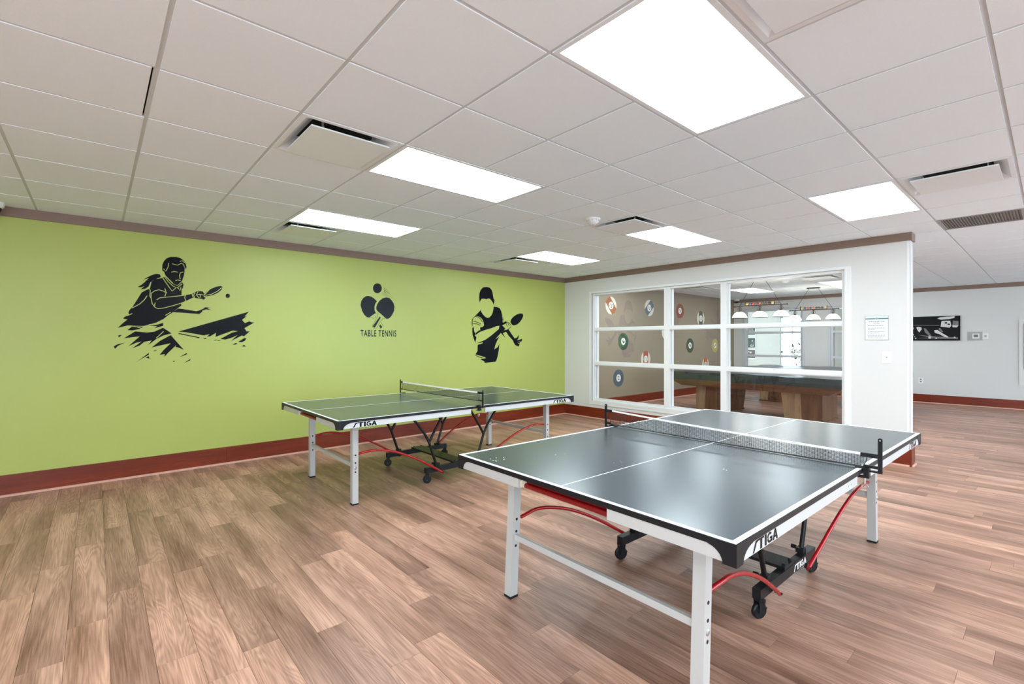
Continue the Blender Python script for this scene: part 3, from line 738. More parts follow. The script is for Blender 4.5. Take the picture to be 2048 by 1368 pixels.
# dark return grille
o = thing('return_grille', 'dark grey return air grille in the ceiling at the right edge', 'air grille', ((GRILLE[0]+0.5)*T, (GRILLE[1]+0.5)*T, ZC))
fr = MB(); h = 0.297
for (a, b, c, d) in ((-h, h, -h, -h+0.02), (-h, h, h-0.02, h), (-h, -h+0.02, -h+0.02, h-0.02), (h-0.02, h, -h+0.02, h-0.02)):
    fr.box(a, b, c, d, -0.002, 0.02)
fr.build('frame', M['grey_metal'], o)
MB().box(-h, h, -h, h, 0.022, 0.026).build('backing', M['grey_metal'], o)
gm = None
for k in range(26):
    y = -h + 0.03 + k*(2*h-0.06)/25
    if gm is None:
        s_ = MB(); s_.add([(-h+0.02,-0.009,0.0),(h-0.02,-0.009,0.0),(h-0.02,0.009,0.014),(-h+0.02,0.009,0.014),(-h+0.02,-0.009,0.002),(h-0.02,-0.009,0.002),(h-0.02,0.009,0.016),(-h+0.02,0.009,0.016)],
                   [(3,2,1,0),(4,5,6,7),(0,1,5,4),(1,2,6,5),(2,3,7,6),(3,0,4,7)])
        q = s_.build('slat', M['grey_metal'], o); gm = q.data
    else:
        q = bpy.data.objects.new('slat', gm); COL.objects.link(q); q.parent = o
    q.location = (0, y, 0)
# smoke detectors, security cameras, downlight
def smoke(x, y, label):
    o = thing('smoke_detector', label, 'smoke detector', (x, y, ZC), 0)
    MB().lathe([(0.072, 0.0), (0.072, -0.012), (0.066, -0.018)], n=28).build('base', M['smoke'], o, smooth=True)
    MB().lathe([(0.060, -0.018), (0.058, -0.030), (0.046, -0.044), (0.026, -0.054), (0.0, -0.058)], n=28).build('dome', M['smoke'], o, smooth=True)
    v = MB()
    for k in range(10):
        a = 2*math.pi*k/10
        v.cbox((0.059*math.cos(a), 0.059*math.sin(a), -0.023), (0.008, 0.008, 0.005))
    v.build('sensing_slots', M['grey_metal'], o)
    MB().lathe([(0.006, -0.0565), (0.006, -0.061), (0.0, -0.062)], c=(0, 0, 0), n=10).build('test_button', M['grey_metal'], o)
smoke(4.69*T, 1.62*T, 'round white smoke detector on the ceiling of the table tennis room')
smoke(15.6*T, 2.5*T, 'round smoke detector on the billiard room ceiling')
def dome_cam(x, y, label, r=0.065):
    o = thing('security_camera', label, 'security camera', (x, y, ZC), 0, 'dome security cameras')
    MB().lathe([(r*1.0, 0), (r*1.05, -0.02), (r*0.98, -0.045), (r*0.8, -0.052)], n=24).build('base', M['smoke'], o, smooth=True)
    MB().lathe([(r*0.78, -0.05), (r*0.74, -0.07), (r*0.55, -0.095), (r*0.3, -0.108), (0, -0.112)], n=24).build('dome', M['black_plastic'], o, smooth=True)
dome_cam(-1.475, 4.03, 'white security camera with black dome at the left edge, above the green wall')
dome_cam(13.08, 4.02, 'security camera dome in the far corner of the billiard room', 0.07)
o = thing('downlight', 'round recessed downlight glowing near the far wall at right', 'downlight', (12.08, -0.27, ZC))
MB().lathe([(0.12, 0.012), (0.12, -0.003), (0.095, -0.003), (0.092, 0.004), (0.092, 0.012)], n=28).build('ring', M['white_metal'], o, smooth=True)
MB().lathe([(0.0, 0.001), (0.09, 0.001), (0.09, 0.006), (0.0, 0.006)], n=28).build('lens', M['lens'], o)

# ------------------------------------------------------------------ wall graphics on the green wall
def graphic(name, label, polys, lines, strokes, lw, cat='wall decal'):
    xs = [p[0] for q in polys for p in q]; zs = [p[1] for q in polys for p in q]
    cx = (min(xs)+max(xs))/2000; cz = min(zs)/1000
    o = thing(name, label, cat, (cx, YG, cz))
    conv = lambda q: [(p[0]/1000-cx, p[1]/1000-cz) for p in q]
    for q in polys:
        MB().prism(conv(q), 0.0, -0.0010).build('vinyl_shape', M['vinyl_black'], o)
    for q in lines or ():
        MB().ribbon(conv(q), lw, -0.0010, -0.0014).build('cut_line', M['green'], o)
    for q in strokes or ():
        MB().ribbon(conv(q), lw, 0.0, -0.0012).build('vinyl_line', M['vinyl_black'], o)
    return o
graphic('wall_decal', 'black wall graphic of a ponytailed player lunging with a paddle over a table', DECAL['woman'], DECAL['woman_lines'], None, 0.0068)
graphic('wall_decal', 'black wall graphic of a faceless player in a dark shirt holding a paddle', DECAL['man'], DECAL['man_lines'], DECAL['man_strokes'], 0.010)
lg = graphic('wall_decal', 'black wall graphic of two crossed paddles and a ball with lettering below', DECAL['logo'], None, None, 0.006)
b = MB()
for q in DECAL['logo_lines']: b.ribbon([(p[0]/1000-lg.location.x, p[1]/1000-lg.location.z) for p in q], 0.004, 0.0, -0.001)
b.build('handle_outline', M['vinyl_black'], lg)
vs, fs = text_mb('TABLE TENNIS', 0.53, 0.092, 0.022)
b = MB(); b.add([(x + 1.8765 - lg.location.x, -0.001, z + 1.4475 - lg.location.z) for x, z in vs], fs)
b.build('lettering', M['vinyl_black'], lg)

# ------------------------------------------------------------------ billiard ball graphics on the brown wall
def circ(r, n=28, sx=1): return [(r*sx*math.cos(2*math.pi*k/n), r*math.sin(2*math.pi*k/n)) for k in range(n)]
def ball(x, z, col, num, stripe=None, rot=0.0, r=0.188, word='', trot=None):
    o = thing('ball_decal', word, 'wall decal', (x, YG, z), 0, 'billiard ball graphics on the brown wall')
    base = M['ivory'] if stripe else M[col]
    MB().prism(circ(r), 0, -0.001).build('ball_disc', base, o)
    c_, s_ = math.cos(rot), math.sin(rot)
    R2 = lambda p: (p[0]*c_-p[1]*s_, p[0]*s_+p[1]*c_)
    if stripe:
        hw = 0.52*r
        a0 = math.asin(hw/r)
        pts = [(r*math.cos(t), r*math.sin(t)) for t in [a0-2*a0*k/8 for k in range(9)]]
        pts += [(-p[0], p[1]) for p in reversed(pts)]
        MB().prism([R2(p) for p in pts], -0.001, -0.0016).build('stripe', M[col], o)
    if num:
        MB().prism(circ(r*0.42), -0.0016, -0.0022).build('number_disc', M['palewhite'], o)
        wd = r*0.34 if len(num) == 1 else r*0.48
        vs, fs = text_mb(num, wd*(0.5 if num == '1' else 1), r*0.46)
        t_ = trot if trot is not None else 0
        c2, s2 = math.cos(t_), math.sin(t_)
        mx_ = wd*(0.5 if num == '1' else 1)/2
        b = MB(); b.add([((p[0]-mx_)*c2-(p[1]-r*0.23)*s2, -0.0026, (p[0]-mx_)*s2+(p[1]-r*0.23)*c2) for p in vs], fs)
        b.build('number', M['black'], o)
    return o
hp = math.pi
ball(7.385, 2.140, 'orange', '15', True, hp*0.73, word='striped orange-brown ball graphic numbered 15, upper left', trot=-0.4)
ball(8.827, 2.154, 'blue', '10', True, hp*0.23, word='striped blue ball graphic numbered 10', trot=-0.35)
ball(10.201, 2.142, 'redball', '3', word='solid dull red ball graphic high on the brown wall', trot=0.4)
ball(11.264, 1.988, 'purple', '12', True, hp*0.5, 0.200, word='striped grey-purple ball graphic cut off by the upper rail', trot=0.2)
ball(7.819, 1.379, 'greenball', '6', word='solid green ball graphic in the left middle pane', trot=0.9)
ball(8.684, 0.976, 'scarlet', '11', True, hp*0.5, word='striped scarlet ball graphic numbered 11', trot=-0.15)
ball(7.648, 0.593, 'blue', '2', word='solid blue ball graphic numbered 2, low on the wall', trot=0)
ball(10.698, 1.275, 'darkgreen', '8', word='solid dark green-black ball graphic in the centre pane', trot=0.5)
ball(12.069, 1.266, 'yellow', '1', word='solid yellow ball graphic numbered 1', trot=-0.6)
ball(11.525, 0.755, 'orange2', '13', True, hp*0.5, word='striped orange ball graphic just above the lower rail', trot=0.2)
ball(12.833, 0.745, 'darkgreen', '14', True, hp*0.55, 0.22, word='striped dark green ball graphic nearest the far white wall', trot=0.2)
ball(9.549, 1.607, 'palewhite', '', word='plain white ball graphic mostly behind the left mullion')
ball(9.72, 0.70, 'maroon', '7', word='maroon ball graphic mostly hidden behind the lower rail', r=0.17)

# ------------------------------------------------------------------ table tennis tables
def stiga(width, height):
    # the maker's word mark: a slanted stroke followed by T I G A
    b_v, b_f = [], []
    def poly(pts):
        n = len(b_v); b_v.extend(pts); b_f.append(tuple(range(n, n+len(pts))))
    w, h = width, height
    poly([(0, 0), (0.055*w, 0), (0.150*w, 0.74*h), (0.215*w, 0.82*h), (0.215*w, 1.0*h), (0.105*w, 0.95*h)])
    poly([(0.215*w, 0.82*h), (0.44*w, 0.82*h), (0.44*w, h), (0.215*w, h)]); poly([(0.285*w, 0), (0.365*w, 0), (0.365*w, 0.82*h), (0.285*w, 0.82*h)])
    poly([(0.465*w, 0), (0.545*w, 0), (0.545*w, h), (0.465*w, h)])
    cx, cy, ro, ri = 0.672*w, 0.5*h, 0.5*h, 0.27*h
    kx = 0.108*w/(0.5*h)
    a = [math.radians(45 + t) for t in range(0, 271, 27)]
    for p, q in zip(a[:-1], a[1:]):
        poly([(cx+kx*ro*math.cos(p), cy+ro*math.sin(p)), (cx+kx*ro*math.cos(q), cy+ro*math.sin(q)), (cx+kx*ri*math.cos(q), cy+ri*math.sin(q)), (cx+kx*ri*math.cos(p), cy+ri*math.sin(p))])
    poly([(0.67*w, 0.36*h), (0.78*w, 0.36*h), (0.78*w, 0.54*h), (0.67*w, 0.54*h)]); poly([(0.715*w, 0.04*h), (0.78*w, 0.08*h), (0.78*w, 0.40*h), (0.715*w, 0.40*h)])
    poly([(0.785*w, 0), (0.855*w, 0), (0.915*w, 0.80*h), (0.875*w, h)]); poly([(0.875*w, h), (0.935*w, h), (1.02*w, -0.04*h), (0.945*w, 0)])
    poly([(0.82*w, 0.22*h), (0.96*w, 0.22*h), (0.955*w, 0.40*h), (0.83*w, 0.40*h)])
    return b_v, b_f
def logo(parent, mat_, w, h, origin, ex, ez, name='lettering'):
    vs, fs = stiga(w, h)
    O_, X_, Z_ = Vector(origin), Vector(ex), Vector(ez)
    b = MB(); b.add([O_ + X_*p[0] + Z_*p[1] for p in vs], fs)
    return b.build(name, mat_, parent, recalc=False)

HT = 0.757
def make_table(label, loc, rz, lean=0.0, worn=False):
    t = thing('table_tennis_table', label, 'game table', loc, rz, 'table tennis tables')
    L, W = 1.37, 0.7625
    # two playing halves with painted lines and a dark edge band
    for s in (-1, 1):
        u0, u1 = (0.0015, L) if s > 0 else (-L, -0.0015)
        half = MB().box(u0, u1, -W, W, HT-0.020, HT).build('table_half', M['table_dark'], t)
        ln = MB(); z0, z1 = HT-0.001, HT+0.0006
        ln.box(u0, u1, -W, -W+0.020, z0, z1); ln.box(u0, u1, W-0.020, W, z0, z1)
        e0, e1 = (L-0.020, L) if s > 0 else (-L, -L+0.020)
        ln.box(e0, e1, -W+0.020, W-0.020, z0, z1)
        ln.build('border_line', M['line_white'], half)
        c0, c1 = (0.0015, L-0.02) if s > 0 else (-L+0.02, -0.0015)
        MB().box(c0, c1, -0.0022, 0.0022, z0, z1).build('center_line', M['line_white'], half)
        ed = MB(); x0, x1 = HT-0.0225, HT-0.0015
        ed.box(u0, u1, -W-0.002, -W, x0, x1); ed.box(u0, u1, W, W+0.002, x0, x1)
        f0, f1 = (L, L+0.002) if s > 0 else (-L-0.002, -L)
        ed.box(f0, f1, -W, W, x0, x1)
        ed.build('edge_band', M['black_plastic'], half)
        MB().box(u0*0.99, u1*0.99, -W+0.02, W-0.02, HT-0.023, HT-0.0201).build('underside', M['black_plastic'], half)
    AZ0, AZ1 = 0.689, HT-0.0225
    for s in (-1, 1):
        for q in (-1, 1):
            a, b = (0.085, 1.345) if s > 0 else (-1.345, -0.085)
            c, d = (W-0.024, W-0.002) if q > 0 else (-W+0.002, -W+0.024)
            ap = MB().box(a, b, c, d, AZ0, AZ1).build('side_apron', M['apron'], t)
            sc = MB()
            for k in (0.10, 0.14, 1.05):
                sc.lathe([(0.003, 0), (0.003, 0.001)], c=(s*(0.085+k), q*(W-0.0015) - (0.001 if q < 0 else 0), AZ0+0.022), n=8, axis='Y')
            sc.build('screws', M['steel'], ap)
            # word mark reads left to right from outside
            ex = (1, 0, 0) if q < 0 else (-1, 0, 0)
            st = (-1.248 if s < 0 else 1.040) if q < 0 else (1.248 if s > 0 else -1.040)
            logo(ap, M['vinyl_black'], 0.200, 0.038, (st, q*(W-0.0014), AZ0+0.003), ex, (0, 0, 1))
            # end apron pieces
            e0, e1 = (L-0.030, L-0.002) if s > 0 else (-L+0.002, -L+0.030)
            v0, v1 = (0.262, 0.735) if q > 0 else (-0.735, -0.262)
            MB().box(e0, e1, v0, v1, AZ0, AZ1).build('end_apron', M['leg_white'], t)
            MB().box(e0+s*-0.012, e1+s*-0.012, q*0.262-0.003, q*0.262+0.003, AZ0, AZ1).build('end_bracket', M['cream'], t)
            # corner protector with a scooped outline on both faces
            cp = MB()
            def prof(lng, sht):
                top, bot = HT-0.0015, 0.684
                pts = [(0, bot), (sht, bot)]
                for k in range(1, 8):
                    f = k/8
                    pts.append((sht + (lng-sht)*(1-math.cos(f*math.pi/2))**1.0, bot + (top-0.022-bot)*math.sin(f*math.pi/2)))
                pts += [(lng, top-0.019), (lng, top), (0, top)]
                return pts
            lp = [(s*(L+0.003 - p), z) for p, z in prof(0.125, 0.046)]
            cp.prism(lp, q*(W-0.004), q*(W+0.0035), 'XZ')
            ep = [(q*(W+0.003 - p), z) for p, z in prof(0.100, 0.044)]
            cp.prism(ep, s*(L-0.004), s*(L+0.0035), 'YZ')
            cp.build('corner_protector', M['black_plastic'], t)
    # red end channel
    for s in (-1, 1):
        r_ = MB()
        x = s*(L-0.040)
        r_.box(min(x, x-s*0.006), max(x, x-s*0.006), -0.262, 0.262, 0.700, AZ1)
        r_.tube([(s*(L-0.034), -0.262, 0.699), (s*(L-0.034), 0.262, 0.699)], 0.0125, 12)
        r_.tube([(s*(L-0.035), -0.262, 0.722), (s*(L-0.035), 0.262, 0.722)], 0.005, 8)
        r_.build('end_channel', M['dark_red'], t, smooth=True)
        MB().lathe([(0.0, -0.003), (0.021, -0.003), (0.021, 0.003), (0, 0.003)], c=(s*(L-0.026), 0.247, 0.712), n=20, axis='Y').build('channel_cap', M['cream'], t)
    # legs, with feet, adjustment holes and bolts
    LU, LV, hw = 1.145, 0.540, 0.025
    for s in (-1, 1):
        for q in (-1, 1):
            dx = s*lean
            m = MB()
            B4 = [(-hw,-hw),(hw,-hw),(hw,hw),(-hw,hw)]
            m.add([(s*LU+dx+a, q*LV+b, 0.012) for a, b in B4] + [(s*LU+a, q*LV+b, AZ1-0.003) for a, b in B4],
                  [(3,2,1,0),(4,5,6,7),(0,1,5,4),(1,2,6,5),(2,3,7,6),(3,0,4,7)])
            lg_ = m.build('leg', M['leg_white'], t)
            MB().cbox((s*LU+dx, q*LV, 0.006), (0.054, 0.054, 0.012)).build('foot', M['black_plastic'], lg_)
            h_ = MB()
            for z in (0.42, 0.355, 0.278):
                xx = s*LU + dx*(1-z/0.73)
                h_.lathe([(0.0075, 0), (0.0075, 0.0008)], c=(xx, q*(LV+hw) - (0.0008 if q < 0 else 0), z), n=12, axis='Y')
                h_.lathe([(0.0075, 0), (0.0075, 0.0008)], c=(xx, q*(LV-hw) - (0.0008 if q > 0 else 0), z), n=12, axis='Y')
            h_.build('adjustment_holes', M['black_plastic'], lg_)
            xx = s*LU + dx*(1-0.313/0.73)
            MB().lathe([(0.013, 0), (0.013, 0.002), (0.008, 0.006), (0, 0.006)] if q > 0 else [(0, -0.006), (0.008, -0.006), (0.013, -0.002), (0.013, 0)], c=(xx, q*(LV+hw), 0.313), n=14, axis='Y').build('bolt', M['steel'], lg_)
    for s in (-1, 1):
        z = 0.326
        xx = s*LU + s*lean*(1-z/0.73)
        MB().box(xx-0.010, xx+0.010, -LV+hw, LV-hw, z-0.015, z+0.015).build('crossbar', M['leg_white'], t)
    # wheeled undercarriage
    BV = 0.415
    for q in (-1, 1):
        br = MB().box(-0.385, 0.385, q*BV-0.021, q*BV+0.021, 0.098, 0.150).build('carriage_bar', M['black_metal'], t)
        if q < 0: logo(br, M['line_white'], 0.185, 0.036, (0.045, -BV-0.0216, 0.104), (1, 0, 0), (0, 0, 1))
        else: logo(br, M['line_white'], 0.185, 0.036, (-0.045, BV+0.0216, 0.104), (-1, 0, 0), (0, 0, 1))
        for s in (-1, 1):
            c = (s*0.368, q*(BV+0.005), 0.040)
            ang = -0.45
            cs = thing_part('caster', t, c)
            cs.rotation_euler = (0, 0, ang)
            MB().lathe([(0.014, -0.012), (0.034, -0.012), (0.040, -0.007), (0.040, 0.007), (0.034, 0.012), (0.014, 0.012)], n=24, axis='Y').build('wheel', M['black_plastic'], cs, smooth=True)
            MB().lathe([(0.0, -0.0135), (0.010, -0.0135), (0.010, 0.0135), (0, 0.0135)], n=14, axis='Y').build('hub', M['steel'], cs)
            f = MB()
            f.box(-0.014, 0.020, -0.021, -0.015, -0.006, 0.052); f.box(-0.014, 0.020, 0.015, 0.021, -0.006, 0.052); f.box(-0.016, 0.022, -0.021, 0.021, 0.046, 0.060)
            f.box(0.018, 0.040, -0.010, 0.010, 0.006, 0.014); f.build('fork', M['black_plastic'], cs)
            # branching strut
            y = q*(BV-0.012)
            j = (s*0.335, y, 0.390)
            st = MB()
            st.tube([(s*0.248, y, 0.145), (s*0.292, y, 0.265), j], 0.0135, 10)
            st.tube([j, (s*0.385, y, 0.480), (s*0.455, y, 0.575), (s*0.555, y, 0.690), (s*0.585, y, HT-0.023)], 0.0125, 10)
            st.tube([j, (s*0.275, y, 0.495), (s*0.205, y, 0.600), (s*0.135, y, 0.700), (s*0.12, y, HT-0.023)], 0.0125, 10)
            st.build('strut', M['black_metal'], t, smooth=True)
            k_ = MB(); k_.box(s*0.248-0.024, s*0.248+0.024, y-0.020, y+0.020, 0.150, 0.176)
            k_.tube([(s*0.262, y-q*0.03, 0.165), (s*0.262, y-q*0.055, 0.165)], 0.012, 8)
            k_.build('strut_clamp', M['black_plastic'], t)
            # red stabiliser arm
            a = MB()
            pts = [(s*1.118, q*(LV-0.012), 0.418), (s*1.085, q*(LV-0.012), 0.423), (s*1.0, q*0.535, 0.432), (s*0.90, q*0.527, 0.422), (s*0.76, q*0.515, 0.384), (s*0.62, q*0.503, 0.325), (s*0.49, q*0.490, 0.258), (s*0.36, q*0.475, 0.180), (s*0.265, q*0.462, 0.120), (s*0.205, q*0.455, 0.080)]
            P = []
            for i in range(len(pts)-1):
                p_0, p_1, p_2, p_3 = (Vector(pts[max(0, min(len(pts)-1, i+d))]) for d in (-1, 0, 1, 2))
                for f_ in (0, 0.25, 0.5, 0.75):
                    P.append(0.5*(2*p_1 + (p_2-p_0)*f_ + (2*p_0-5*p_1+4*p_2-p_3)*f_*f_ + (3*p_1-p_0-3*p_2+p_3)*f_**3))
            P.append(Vector(pts[-1]))
            a.tube(P, 0.0105, 10)
            arm = a.build('stabiliser_arm', M['red'], t, smooth=True)
            MB().tube([(s*0.21, q*0.434, 0.086), (s*0.21, q*0.470, 0.086)], 0.007, 8).build('pivot_bolt', M['black_metal'], arm)
    bd = MB().box(-0.072, 0.072, -BV-0.018, BV+0.018, 0.150, 0.166).build('carriage_board', M['black_plastic'], t)
    kb = MB()
    for q in (-1, 1):
        for dx in (-0.045, 0.045): kb.lathe([(0.008, 0.166), (0.008, 0.174), (0, 0.176)], c=(dx, q*BV, 0), n=10)
    kb.build('board_bolts', M['black_metal'], t)
    if worn:
        random.seed(5)
        ch = MB()
        for (cu, cv, n, sp) in ((-1.27, 0.55, 11, 0.045), (-0.95, 0.40, 5, 0.05), (-0.55, -0.33, 2, 0.02), (-0.85, 0.10, 3, 0.05)):
            for k in range(n):
                x, y, r = cu+random.uniform(-sp, sp), cv+random.uniform(-sp, sp)*0.9, random.uniform(0.0015, 0.004)
                a0 = random.uniform(0, 3)
                ch.prism([(x+r*random.uniform(0.5, 1.3)*math.cos(a0+k_*1.25), y+r*random.uniform(0.5, 1.3)*math.sin(a0+k_*1.25)) for k_ in range(5)], HT, HT+0.0004, 'XY')
        tag(ch.build('paint_chips', M['line_white'], t), kind='stuff')
    return t
def thing_part(name, parent, loc):
    o = bpy.data.objects.new(name, None); o.empty_display_size = 0.03
    COL.objects.link(o); o.parent = parent; o.location = loc
    return o

FAR_T = (1.9877, 2.448, -0.0096)
NEAR_T = (2.0527, -0.6113, -0.0174)
make_table('table tennis table beside the green wall, farther from the viewer', (FAR_T[0], FAR_T[1], 0), FAR_T[2])
make_table('large table tennis table nearest the viewer with a scuffed dark top', (NEAR_T[0], NEAR_T[1], 0), NEAR_T[2], lean=0.035, worn=True)

def make_net(label, loc, rz, top_l, top_r, bot_l, bot_r, sag, loose):
    t = thing('table_tennis_net', label, 'net', loc, rz, 'table tennis nets')
    PV = 0.832
    tw = 0.010 if loose else 0.014
    n = 36
    VL, VR = 0.785, -0.765
    def top(f): return top_l + (top_r-top_l)*f - sag*4*f*(1-f)
    def bot(f): return bot_l + (bot_r-bot_l)*f - sag*0.5*4*f*(1-f)
    vv = lambda f: VL + (VR-VL)*f
    tp = MB(); cd = MB()
    P = []
    for k in range(n):
        f0, f1 = k/n, (k+1)/n
        for (f, g) in ((f0, f1),):
            tp.add([(-0.003, vv(f), top(f)-tw), (0.003, vv(f), top(f)-tw), (0.003, vv(f), top(f)), (-0.003, vv(f), top(f)),
                    (-0.003, vv(g), top(g)-tw), (0.003, vv(g), top(g)-tw), (0.003, vv(g), top(g)), (-0.003, vv(g), top(g))],
                   [(0,1,5,4),(1,2,6,5),(2,3,7,6),(3,0,4,7)] + ([(3,2,1,0)] if k == 0 else []) + ([(4,5,6,7)] if k == n-1 else []))
    tp.build('top_tape', M['tape'], t)
    cd.tube([(0, vv(k/n), bot(k/n)+0.002) for k in range(n+1)], 0.0035, 6)
    cd.build('bottom_cord', M['net'], t)
    ms = MB(); th = 0.0007
    nv = 124
    for k in range(nv+1):
        f = k/nv
        ms.box(-th, th, vv(f)-th, vv(f)+th, bot(f), top(f)-0.012)
    nh = 9
    for h in range(1, nh):
        g = h/nh
        for k in range(n):
            f0, f1 = k/n, (k+1)/n
            za = bot(f0)+(top(f0)-0.012-bot(f0))*g; zb = bot(f1)+(top(f1)-0.012-bot(f1))*g
            ms.add([(-th, vv(f0), za-th), (th, vv(f0), za-th), (th, vv(f0), za+th), (-th, vv(f0), za+th),
                    (-th, vv(f1), zb-th), (th, vv(f1), zb-th), (th, vv(f1), zb+th), (-th, vv(f1), zb+th)],
                   [(0,1,5,4),(1,2,6,5),(2,3,7,6),(3,0,4,7)])
    tag(ms.build('net_mesh', M['net'], t, recalc=False), kind='stuff')
    for q, tz, bz in ((1, top_l, bot_l), (-1, top_r, bot_r)):
        v = q*PV
        ps = MB(); ps.box(-0.004, 0.004, v-0.009, v+0.009, 0.742, 0.905)
        ps.lathe([(0.009, -0.004), (0.009, 0.004)], c=(0, v, 0.905), n=16, axis='X')
        pt_ = ps.build('post', M['black_metal'], t)
        MB().lathe([(0.0035, -0.0046), (0.0035, 0.0046)], c=(0, v, 0.903), n=10, axis='X').build('pin_hole', M['steel'], pt_)
        # clamp gripping the table edge
        cl = MB(); cl.box(-0.020, 0.020, q*0.735 if q > 0 else -0.790, 0.790 if q > 0 else -0.735, HT+0.001, HT+0.006)
        cl.box(-0.016, 0.016, (0.768 if q > 0 else -0.790), (0.790 if q > 0 else -0.768), 0.715, HT+0.006)
        cl.box(-0.016, 0.016, (0.742 if q > 0 else -0.790), (0.790 if q > 0 else -0.742), 0.712, 0.718)
        cl.box(-0.010, 0.010, (0.788 if q > 0 else -v*q*1.0) if q > 0 else -PV, (v if q > 0 else -0.788), 0.744, 0.752)
        cl.build('clamp', M['black_metal'], t)
        sc = MB(); sc.tube([(0, q*0.770, 0.680), (0, q*0.770, 0.712)], 0.004, 8)
        ring = [(0, q*0.770+0.013*math.cos(2*math.pi*k/14), 0.668+0.013*math.sin(2*math.pi*k/14)) for k in range(15)]
        sc.tube(ring, 0.0022, 6, caps=False)
        sc.build('clamp_screw', M['steel'], t)
        ve = VL if q > 0 else VR
        st = MB()
        st.box(-0.005, 0.005, min(v, ve-q*0.012), max(v, ve-q*0.012), tz-0.018, tz+0.002)
        st.box(-0.005, 0.005, min(v, ve), max(v, ve), bz, bz+0.014)
        st.build('net_strap', M['black_plastic'], t)
        MB().tube([(0, ve, tz-0.014), (0, ve+q*0.014, (tz+bz)/2+0.02), (0, ve+q*0.012, (tz+bz)/2), (0, ve, bz+0.006)], 0.0022, 6).build('tension_cord', M['net'], t)
    return t
make_net('black net with white tape stretched across the table by the green wall', (FAR_T[0], FAR_T[1], 0), FAR_T[2], 0.895, 0.893, 0.797, 0.805, 0.002, False)
make_net('sagging black net across the nearest table', (NEAR_T[0], NEAR_T[1], 0), NEAR_T[2], 0.873, 0.832, 0.766, 0.762, 0.006, True)

# ------------------------------------------------------------------ things on the partition
o = thing('notice_sign', 'white framed notice with a teal band on the partition wall', 'sign', (XP, -0.656, 1.402))
W_, H_ = 0.106, 0.272
MB().box(-0.004, 0, -W_, W_, 0, H_).build('sheet', M['paper'], o)
fr = MB()
for (a, b, c, d) in ((-W_-0.003, -W_, -0.003, H_+0.003), (W_, W_+0.003, -0.003, H_+0.003), (-W_, W_, -0.003, 0), (-W_, W_, H_, H_+0.003)):
    fr.box(-0.007, 0, a, b, c, d)
fr.build('frame', M['clear'], o)
MB().box(-0.0045, -0.004, -W_, W_, 0.230, H_).build('header_print', M['sky_print'], o)
for a, b in ((-W_, -0.013), (0.013, W_)):
    MB().box(-0.005, -0.0045, a, b, 0.236, 0.247).build('header_band', M['teal'], o)
MB().lathe([(0.013, -0.005), (0.013, -0.0045)], c=(0, 0, 0.243), n=18, axis='X').build('emblem', M['clear'], o)
random.seed(3)
tx = MB()
def words(z, y0, y1, h):
    y = y0
    while y > y1:
        wd = random.uniform(0.008, 0.022)
        tx.box(-0.0045, -0.004, max(y-wd, y1), y, z, z+h); y -= wd + 0.005
words(0.206, 0.074, -0.074, 0.006); words(0.187, 0.030, -0.030, 0.006)
for z, y1 in ((0.160, -0.070), (0.132, -0.078), (0.117, 0.02), (0.090, -0.078), (0.075, -0.020), (0.050, -0.078), (0.035, -0.082), (0.020, -0.060)):
    words(z, 0.082, y1, 0.0035)
tag(tx.build('print', M['ink'], o), kind='stuff')
o = thing('light_switch', 'white light switch plate below the notice on the partition', 'light switch', (XP, -0.747, 1.135))
MB().box(-0.006, 0, -0.043, 0.043, 0, 0.132).build('plate', M['smoke'], o)
MB().box(-0.014, -0.006, -0.005, 0.005, 0.058, 0.076).build('toggle', M['clear'], o)

# ------------------------------------------------------------------ things on the far wall
o = thing('framed_photo', 'black and white photo print of pool players on the far wall', 'picture', (XF, -0.23, 1.40))
PWd, PH = 0.44, 0.54
MB().box(-0.03, 0, -PWd, PWd, 0, PH).build('panel', M['photo_black'], o)
def blob(pts, m, d, nm='print_shape'):
    # pts as fraction of the print: x from left (viewer), z up
    MB().prism([(PWd - p[0]*2*PWd, p[1]*PH) for p in pts], -0.0300, -0.0300-d, 'YZ').build(nm, M[m], o)
blob([(0.58, 0.90), (0.63, 0.95), (0.75, 0.97), (0.90, 0.98), (0.90, 0.91), (0.80, 0.87), (0.65, 0.85)], 'photo_light', 0.0006)
blob([(0.66, 0.80), (0.82, 0.80), (0.84, 0.60), (0.81, 0.52), (0.70, 0.55), (0.64, 0.57)], 'photo_light', 0.0006)
blob([(0.71, 0.75), (0.77, 0.74), (0.76, 0.69), (0.72, 0.69)], 'photo_black', 0.0010)
blob([(0.77, 0.69), (0.82, 0.68), (0.81, 0.63), (0.77, 0.63)], 'photo_black', 0.0010)
blob([(0.87, 0.80), (0.97, 0.78), (0.97, 0.60), (0.93, 0.52), (0.86, 0.53)], 'photo_grey', 0.0006)
blob([(0.86, 0.62), (0.97, 0.60), (0.94, 0.53), (0.86, 0.54)], 'photo_light', 0.0009)
blob([(0.04, 0.66), (0.62, 0.62), (0.62, 0.605), (0.04, 0.645)], 'photo_grey', 0.0006)
blob([(0.17, 0.55), (0.20, 0.57), (0.27, 0.56), (0.28, 0.47), (0.23, 0.34), (0.20, 0.42)], 'photo_light', 0.0006)
blob([(0.09, 0.55), (0.12, 0.55), (0.12, 0.48), (0.09, 0.48)], 'photo_light', 0.0006)
blob([(0.32, 0.52), (0.36, 0.50), (0.41, 0.36), (0.46, 0.22), (0.47, 0.10), (0.41, 0.10), (0.42, 0.20), (0.34, 0.34)], 'photo_grey', 0.0006)
blob([(0.41, 0.17), (0.46, 0.17), (0.46, 0.08), (0.41, 0.08)], 'photo_light', 0.0009)
blob([(0.52, 0.42), (0.58, 0.44), (0.66, 0.32), (0.78, 0.16), (0.79, 0.12), (0.72, 0.14), (0.62, 0.26), (0.53, 0.32)], 'photo_light', 0.0006)
